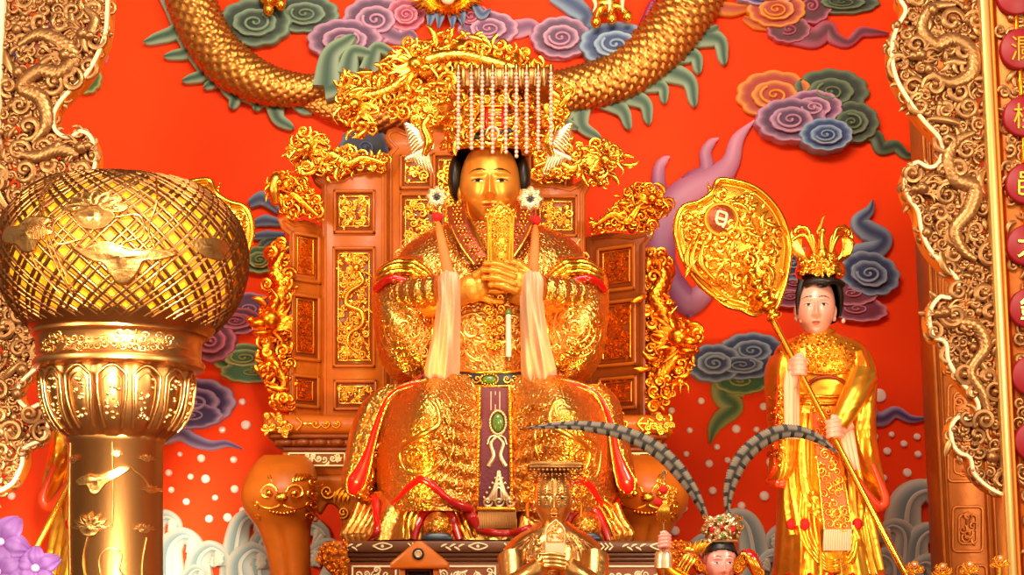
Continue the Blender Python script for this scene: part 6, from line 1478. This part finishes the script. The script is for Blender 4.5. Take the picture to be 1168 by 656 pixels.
# shrine box with triangular roof
SB = thing('shrine_box', 'small red wooden shrine box with a triangular roof and round mirror boss', 'shrine box', (478, VT), YF)
def bp(name, g, m, p=None): return obj(name, g, M[m], p or SB, YF)
g = G(); g.prism([(481, 617), (511, 642), (511, 649), (445, 649), (445, 642), (475, 617)], -30, 14, 2); rf_ = bp('roof', g, 'wood')
g = G(); g.lathe([(0, .3), (-2.5, 3.4), (-1.6, 4.6)], 0, 0, 20); V = g.verts(); g.setv(np.c_[477 + V[:, 0], 632 + V[:, 2], 14 - V[:, 1]]); bp('mirror_boss', g, 'silver', rf_)
g = G(); g.tube(np.array([(477 + 5.6 * cos(a), 632 + 5.6 * sin(a), 15) for a in np.linspace(0, 2 * pi, 24)]), 1.3, 7); bp('boss_ring', g, 'black', rf_)
g = G(); g.box(456, 462, 647, VT, -20, 8, 1); bp('side_post', g, 'wood'); g = G(); g.box(494, 500, 647, VT, -20, 8, 1); bp('side_post', g, 'wood')
g = G(); g.box(462, 494, 647, VT - 6, -22, -2, 1); bp('dark_panel', g, 'black')
g = G(); frame(g, 464, 492, 650, 700, 1.6, -2, 2.4); bp('panel_frame', g, 'woodbrown')
g = G(); g.box(450, 506, VT - 8, VT, -28, 14, 1.5); bp('base', g, 'wood')

# gilded finials at the lower right
for k, (u, v, hgt, lab) in enumerate(((1043, 643, 10, 'leftmost small gilded flower finial at the lower right edge'), (1075, 645, 10, 'second small gilded flower finial from the left at the lower right edge'), (1106, 643, 12, 'third small gilded flower finial from the left at the lower right edge'), (1141, 636, 16, 'rightmost and tallest small gilded flower finial at the lower right edge'))):
    r = thing('gilded_finial', lab, 'finial', (u, VT), YF, 'gilded finials at the lower right')
    g = G(); g.lathe([(v + 12, 2), (v + 30, 2.5), (VT - 14, 3), (VT - 8, 9), (VT, 11)], u, 0, 16); obj('stem', g, M['goldsmooth'], r, YF)
    g = G()
    for j in range(7): a = -pi / 2 + (j - 3) * .5; scroll(g, (u + 8 * cos(a), v + 9 + 8 * sin(a)), random.Random(j + k).uniform(-3, 3), 3.6, a, 1 if j % 2 else -1, 1.3, .9)
    for j in range(5): leaf(g, (u, v + 12), 0, 12, -pi / 2 + (j - 2) * .6, .6, 1.2)
    obj('flower_scroll', g, M['gold'], r, YF)
    g = G(); g.ball((u, v + 1, 2), 2.6, 10, 7); obj('finial_bead', g, M['pearl'], r, YF)
    g = G(); g.tube(np.array([(u + 3.6 * cos(a), v + 1 + 3.6 * sin(a), 2) for a in np.linspace(0, 2 * pi, 20)]), .9, 6); obj('bead_ring', g, M['gold'], r, YF)

# ------------------------------------------------------------------ big brass lantern
YL = -2.2
LN = thing('brass_lantern', 'big brass lantern with a pierced lattice bowl on a tall engraved column', 'lantern', (133, 1000), YL)
VG = zpx(YL, 0.0)
REF[0] = 0.
def lp(name, g, m, p=None): g.xf(lambda V: np.c_[V[:, 0], 681 + (V[:, 1] - 681) * np.where(V[:, 1] < 681, .963, 1), V[:, 2]]); return obj(name, g, M[m] if isinstance(m, str) else m, p or LN, YL)
LC = 140.0
BP = np.array([(185.5, 2), (186, 30), (188, 52), (192, 74), (200, 95), (214, 113), (234, 129), (257, 138.5), (282, 141), (306, 138), (330, 129.5), (350, 116), (372, 96)])
bpf = cr(BP, 300); bpf[:, 0] = np.maximum.accumulate(bpf[:, 0])
rad = lambda v: np.interp(v, bpf[:, 0], bpf[:, 1])
ds_ = np.linalg.norm(np.diff(bpf, axis=0), axis=1); psi = np.concatenate([[0], np.cumsum(ds_ / np.maximum(8, (bpf[1:, 1] + bpf[:-1, 1]) / 2))])
i0 = np.searchsorted(bpf[:, 0], 197); i1 = np.searchsorted(bpf[:, 0], 364)
def surfpt(v, ph, off=0.): r = rad(v) + off; return np.stack([LC + r * np.cos(ph), v + 0 * ph, r * np.sin(ph)], -1)
seg = np.arange(i0, i1, 2); vv_ = bpf[seg, 0]; ps = psi[seg] - psi[i0]
NL = 26; g = G(); rr = bpf[seg, 1]
for k in range(NL):
    for sgn in (-1, 1):
        for gap in (-.043, .043):
            ph = 2 * pi * k / NL + sgn * ps * 1.0 + gap
            q = np.stack([LC + rr * np.cos(ph), vv_, rr * np.sin(ph)], -1)
            g.tube(q, (2.4, 1.3), 6)
bowl = lp('lattice_bowl', g, 'lattice')
g = G(); v = np.r_[bpf[:i0 + 6, 0]]; g.lathe(np.c_[v, rad(v) + 1.2], LC, 0, 72); lp('bowl_cap', g, 'lattice', bowl)
g = G(); n = 96; ph = np.arange(n) * 2 * pi / n; rows = []
top_ = 362 - 7 * np.abs(np.sin(ph * 12))
for t in np.linspace(0, 1, 8): vr = top_ * (1 - t) + 374 * t; rows.append(surfpt(vr, ph, 1.5))
g.grid(np.concatenate(rows), n, 8, cu=True); lp('bowl_foot', g, 'lattice', bowl)
g = G(); m_ = BP.copy(); m_[:, 1] *= .90; m_[:, 0] = 282 + (m_[:, 0] - 282) * .95; g.lathe(m_, LC, 0, 64); lp('lamp_globe', g, 'lamp', bowl)
# embossed motifs on the bowl
fd = lambda a, b: np.sqrt(np.maximum(1, rad(b) ** 2 - (a - LC) ** 2))
def motif(shapes, name):
    g = G()
    for o_, c in shapes: g.plate(cr(o_, 60, True), c, -2, 6, (0, 0, 0), (0, 0, 0), .3, dfun=fd)
    return g
def mput(g, name): return lp(name, g, 'brassrelief', bowl)
g = motif([([(26, 272), (34, 262), (50, 264), (64, 256), (84, 258), (96, 264), (84, 270), (96, 278), (80, 282), (72, 296), (58, 296), (48, 286), (34, 282)], (62, 275))], '')
for k in range(6): q = cr([(58 + 4 * k, 264), (66 + 4 * k, 272), (70 + 3 * k, 284)], 10); g.tube(np.c_[q, fd(q[:, 0], q[:, 1]) + 4], 1.2, 6)
mput(g, 'bird_relief')
pet = []
for a in np.linspace(-pi * .92, -pi * .08, 7): pet.append(([(140 + 10 * cos(a - .5), 252 + 6 * sin(a - .5)), (140 + 26 * cos(a - .22), 256 + 22 * sin(a - .25)), (140 + 36 * cos(a), 256 + 28 * sin(a)), (140 + 26 * cos(a + .22), 256 + 22 * sin(a + .25)), (140 + 10 * cos(a + .5), 252 + 6 * sin(a + .5))], (140 + 20 * cos(a), 254 + 15 * sin(a))))
pet.append(([(118, 258), (140, 248), (162, 258), (154, 272), (140, 276), (126, 272)], (140, 262)))
mput(motif(pet, ''), 'lotus_relief')
mput(motif([([(114, 294), (130, 296), (146, 288), (166, 292), (182, 296), (204, 294), (224, 298), (206, 306), (192, 308), (184, 322), (174, 332), (162, 334), (154, 322), (148, 312), (132, 308)], (168, 305))], ''), 'bat_relief')
mput(motif([([(236, 282), (250, 274), (266, 272), (272, 284), (262, 296), (246, 294)], (255, 284))], ''), 'cloud_relief')
g = G()
for pts in ([(84, 204), (76, 230), (80, 262), (92, 300), (110, 340)], [(88, 204), (80, 230), (84, 262), (97, 300), (115, 340)], [(196, 206), (202, 240), (196, 276), (206, 310), (190, 345)], [(66, 292), (76, 316), (98, 342)], [(118, 252), (96, 268), (100, 290), (128, 286)], [(160, 262), (186, 258), (190, 280), (168, 290)]):
    q = cr(pts, 30); g.tube(np.c_[q, fd(q[:, 0], q[:, 1]) + 2], 1.3, 6)
mput(g, 'stem_relief')
# neck ring
g = G(); g.lathe([(369, 96), (371, 99), (374, 99), (376, 95), (379, 93.5), (400, 92), (403, 95), (406, 97), (411, 96), (413, 92), (416, 84)], LC - 4, 0, 72); ring = lp('neck_ring', g, 'bronze')
g = G(); ornament(g, [(62, 382), (212, 382), (212, 399), (62, 399)], lambda a, b: np.sqrt(np.maximum(1, 93 ** 2 - (a - LC + 4) ** 2)), 8, 201, 1.0, (.7, .25, .05), 6); lp('ring_engraving', g, 'brassrelief', ring)
# petal cup
CC = 134.0; CPf = cr([(412, 84), (424, 86), (442, 85), (462, 81), (478, 73), (488, 64), (494, 57), (498, 55)], 60); cpr = lambda v: np.interp(v, CPf[:, 0], CPf[:, 1])
NP = 14
g = G(); g.lathe(CPf, CC, 0, 140, mod=lambda p, v, r: r * (1 - .045 * np.abs(np.cos(NP / 2 * (p + .1))) ** 6)); cup = lp('petal_cup', g, 'bronze')
for k in range(NP):
    a0 = 2 * pi * k / NP + pi / NP * .35; hw_ = pi / NP * .80
    if sin(a0) < -.35: continue
    t = np.linspace(0, 1, 40); th_ = pi * (1 - t) * 1.0
    vq = np.where(t < .28, 486 - (486 - 428) * t / .28, np.where(t > .72, 428 + (486 - 428) * (t - .72) / .28, 428 - 11 * np.sin(pi * (t - .28) / .44)))
    aq = a0 + hw_ * np.clip((t - .28) / .44 * 2 - 1, -1, 1) * np.interp(vq, [415, 450, 486], [1, 1, .78])
    g = G(); q = np.stack([CC + (cpr(vq) + 1.5) * np.cos(aq), vq, (cpr(vq) + 1.5) * np.sin(aq)], -1); g.tube(q, 2.0, 8)
    aq2 = a0 + (aq - a0) * .66; vq2 = 452 + (vq - 452) * .78; q = np.stack([CC + (cpr(vq2) + 1.2) * np.cos(aq2), vq2, (cpr(vq2) + 1.2) * np.sin(aq2)], -1); g.tube(q, 1.0, 6)
    rng = random.Random(k)
    for j in range(16):
        vj = rng.uniform(430, 478); aj = a0 + rng.uniform(-.5, .5) * hw_; rj = cpr(vj) + .6
        g.ball((CC + rj * cos(aj), vj, rj * sin(aj)), (rng.uniform(1.5, 3), rng.uniform(1.5, 3.5), 1.2), 7, 5)
    lp('petal', g, 'brassrelief', cup)
# column
g = G(); g.lathe([(494, 56), (499, 56), (502, 53), (700, 53), (900, 53), (VG - 60, 54), (VG - 50, 70), (VG - 30, 78), (VG - 12, 90), (VG, 92)], 132, 0, 72); colm = lp('column', g, 'bronze')
cf = lambda a, b: np.sqrt(np.maximum(1, 53 ** 2 - (a - 132) ** 2))
def cm(shapes): 
    g = G()
    for o_, c in shapes: g.plate(cr(o_, 50, True), c, -1.5, 4.5, (0, 0, 0), (0, 0, 0), .3, dfun=cf)
    return g
g = cm([([(97, 546), (110, 540), (122, 542), (138, 536), (152, 530), (160, 532), (150, 540), (140, 546), (132, 552), (124, 562), (116, 562), (110, 552), (100, 552)], (124, 547))]); lp('bat_relief', g, 'brassrelief', colm)
for cx_, cy_, s_ in ((114, 600, 22), (92, 522, 8), (145, 516, 6), (172, 602, 9), (174, 520, 7), (178, 556, 8)):
    sh = []
    for a in np.linspace(-pi, 0, 7): sh.append(([(cx_ + .2 * s_ * cos(a - .8), cy_ + .15 * s_ * sin(a - .8)), (cx_ + .8 * s_ * cos(a - .18), cy_ + .55 * s_ * sin(a - .2)), (cx_ + 1.05 * s_ * cos(a), cy_ + .75 * s_ * sin(a)), (cx_ + .8 * s_ * cos(a + .18), cy_ + .55 * s_ * sin(a + .2)), (cx_ + .2 * s_ * cos(a + .8), cy_ + .15 * s_ * sin(a + .8))], (cx_ + .6 * s_ * cos(a), cy_ + .42 * s_ * sin(a))))
    sh.append(([(cx_ - .6 * s_, cy_ + .05 * s_), (cx_, cy_ - .2 * s_), (cx_ + .6 * s_, cy_ + .05 * s_), (cx_ + .3 * s_, cy_ + .45 * s_), (cx_ - .3 * s_, cy_ + .45 * s_)], (cx_, cy_ + .1 * s_)))
    lp('lotus_relief', cm(sh), 'brassrelief', colm)
g = G()
for pts in ([(112, 610), (106, 640), (112, 680), (104, 720)], [(128, 660), (126, 636), (138, 624), (150, 632), (148, 650), (156, 664), (146, 690), (130, 680), (128, 660)], [(174, 612), (170, 650), (174, 700)], [(88, 500), (86, 580), (88, 680)], [(140, 502), (141, 560), (140, 600)], [(160, 532), (172, 544), (178, 556)]):
    q = cr(pts, 30); g.tube(np.c_[q, cf(q[:, 0], q[:, 1]) + .6], 1.1, 6)
lp('stem_relief', g, 'brassrelief', colm)

REF[0] = None
# ------------------------------------------------------------------ purple orchids, bottom left
YO = -2.8
OR = thing('purple_orchid', 'purple orchid spray at the bottom left corner, nearest the camera', 'flower', (10, zpx(YO, 0)), YO)
VO = zpx(YO, 0)
g = G(); g.lathe([(740, 34), (760, 38), (820, 36), (VO - 160, 30), (VO - 20, 44), (VO, 48)], 4, -6, 32); obj('vase', g, M['navy'], OR, YO)
rng = random.Random(5)
for k, (cu, cv, s, rot) in enumerate(((0, 618, 30, .3), (-4, 652, 32, .8), (40, 648, 26, -.4), (26, 668, 26, 1.2), (-16, 600, 20, 1.1))):
    g = G()
    g.tube(cr([(cu, cv, -2), ((cu + 4) / 2, (cv + 760) / 2, -8), (4, 756, -6)], 16), 2.2, 8); st = obj('stem', g, M['leafgreen'], OR, YO)
    for j in range(5):
        a = rot + j * 2 * pi / 5; g = G(); L, W_ = s * rng.uniform(.95, 1.15), s * rng.uniform(.42, .55)
        tt = np.linspace(0, 1, 14); ww = np.linspace(-1, 1, 13)
        wid = W_ * np.sin(pi * np.clip(.06 + tt * .9, 0, 1)) ** .7
        X = tt[:, None] * L + 0 * ww[None]; Y_ = ww[None] * wid[:, None]; D = 4 + 12 * np.sin(tt * 2.4)[:, None] - 10 * tt[:, None] ** 2 - 4 * np.abs(ww[None]) ** 2 + 1.6 * np.sin(ww * 9 + j)[None] * tt[:, None]
        Fv = np.stack([cu + X * cos(a) - Y_ * sin(a), cv + X * sin(a) + Y_ * cos(a), D], -1); Bv = Fv[:, ::-1].copy(); Bv[..., 2] -= 1.2
        g.grid(np.concatenate([Fv, Bv], 1).reshape(-1, 3), 26, 14, cu=True); obj('petal', g, M['petal'], OR, YO)
    g = G(); g.ball((cu, cv, 9), (5, 4.5, 5), 12, 8); obj('flower_heart', g, mat('flower_heart', (210, 150, 205), .5), OR, YO)
# ------------------------------------------------------------------ camera, light
cam = bpy.data.cameras.new('camera'); co = bpy.data.objects.new('camera', cam); COL.objects.link(co)
co.location = CAM; co.rotation_euler = (pi / 2 + TH, 0, 0); cam.sensor_width = 36; cam.sensor_fit = 'HORIZONTAL'; cam.lens = 36 * F / 1168
cam.clip_end = 100
SC.camera = co
def area(name, loc, target, size, energy, col, sy=None):
    l = bpy.data.lights.new(name, 'AREA'); l.energy = energy; l.color = col; l.size = size
    if sy: l.shape = 'RECTANGLE'; l.size_y = sy
    o = bpy.data.objects.new(name, l); COL.objects.link(o); o.location = loc
    from mathutils import Vector
    o.rotation_euler = (Vector(target) - Vector(loc)).to_track_quat('-Z', 'Y').to_euler(); return o
def spot(name, loc, target, energy, col, angle=40, rad=.08):
    l = bpy.data.lights.new(name, 'SPOT'); l.energy = energy; l.color = col; l.spot_size = radians(angle); l.spot_blend = .7; l.shadow_soft_size = rad
    o = bpy.data.objects.new(name, l); COL.objects.link(o); o.location = loc
    from mathutils import Vector
    o.rotation_euler = (Vector(target) - Vector(loc)).to_track_quat('-Z', 'Y').to_euler(); return o
area('hall_ceiling_lamp', (0, -5.0, 7.0), (0, 1, 3.2), 4.0, 430, (1, .86, .66), 1.2)
area('left_front_fill', (-4.6, -5.5, 3.6), (0, .8, 2.2), 1.2, 230, (1, .84, .6))  # added fill light from the left, set low to brighten the lower wall
area('right_front_fill', (4.6, -5.5, 3.6), (0.5, .8, 2.2), 1.2, 210, (1, .84, .6))  # matching fill light added on the right for the lower wall
spot('altar_spot_left', (-.95, -1.6, 1.74), (-.55, -.3, 2.6), 120, (1, .62, .12), 64)
spot('altar_spot_right', (.85, -1.6, 1.74), (.45, -.3, 2.6), 120, (1, .62, .12), 64)
spot('hall_spot', (.6, -6.5, 2.6), (-.05, -.2, 2.9), 260, (1, .84, .6), 30, .3)
spot('attendant_spot_right', (1.15, -1.25, 1.4), (1.84, .35, 2.6), 105, (1, .78, .4), 62)
spot('attendant_spot_left', (-1.95, -.4, 1.35), (-2.35, .4, 2.0), 40, (1, .7, .3), 80)
area('lantern_streak_light', (-.35, -7.4, 2.5), (-1.8, -2.2, 2.05), .35, 40, (1, .86, .62), 1.7).data.spread = radians(17)  # added strip light, narrowed to put a highlight streak on the lantern column
w = bpy.data.worlds.new('hall'); SC.world = w; w.use_nodes = True; nt = w.node_tree; bg = nt.nodes['Background']
tc = nt.nodes.new('ShaderNodeTexCoord'); sx = nt.nodes.new('ShaderNodeSeparateXYZ'); nt.links.new(tc.outputs['Generated'], sx.inputs[0])
r1 = nt.nodes.new('ShaderNodeValToRGB'); nt.links.new(sx.outputs['Z'], r1.inputs[0])
el = r1.color_ramp.elements; el[0].position = 0; el[0].color = (.6, .36, .16, 1); el[1].position = 1; el[1].color = (.55, .34, .16, 1)
for p_, c_ in ((.05, (.85, .58, .32, 1)), (.2, (1.2, .95, .7, 1)), (.42, (1.5, 1.2, .9, 1)), (.5, (.5, .3, .15, 1))):
    x = el.new(p_); x.color = c_
no = nt.nodes.new('ShaderNodeTexNoise'); no.inputs['Scale'].default_value = 3.0; nt.links.new(tc.outputs['Generated'], no.inputs['Vector'])
mr = nt.nodes.new('ShaderNodeMapRange'); mr.inputs['From Min'].default_value = .38; mr.inputs['From Max'].default_value = .62; mr.inputs['To Min'].default_value = .35; mr.inputs['To Max'].default_value = 1.3; nt.links.new(no.outputs['Fac'], mr.inputs['Value'])
mx = nt.nodes.new('ShaderNodeMixRGB'); mx.blend_type = 'MULTIPLY'; mx.inputs[0].default_value = 1; nt.links.new(r1.outputs['Color'], mx.inputs[1]); nt.links.new(mr.outputs['Result'], mx.inputs[2])
mr2 = nt.nodes.new('ShaderNodeMapRange'); mr2.inputs['From Min'].default_value = -.98; mr2.inputs['From Max'].default_value = -.2; mr2.inputs['To Min'].default_value = 1.35; mr2.inputs['To Max'].default_value = .35; nt.links.new(sx.outputs['Y'], mr2.inputs['Value'])
mx2 = nt.nodes.new('ShaderNodeMixRGB'); mx2.blend_type = 'MULTIPLY'; mx2.inputs[0].default_value = 1; nt.links.new(mx.outputs['Color'], mx2.inputs[1]); nt.links.new(mr2.outputs['Result'], mx2.inputs[2])
nt.links.new(mx2.outputs['Color'], bg.inputs['Color']); bg.inputs['Strength'].default_value = .78
vs = SC.view_settings; vs.view_transform = 'Standard'; vs.look = 'None'; vs.gamma = 1; vs.use_curve_mapping = False; vs.exposure = 0.0
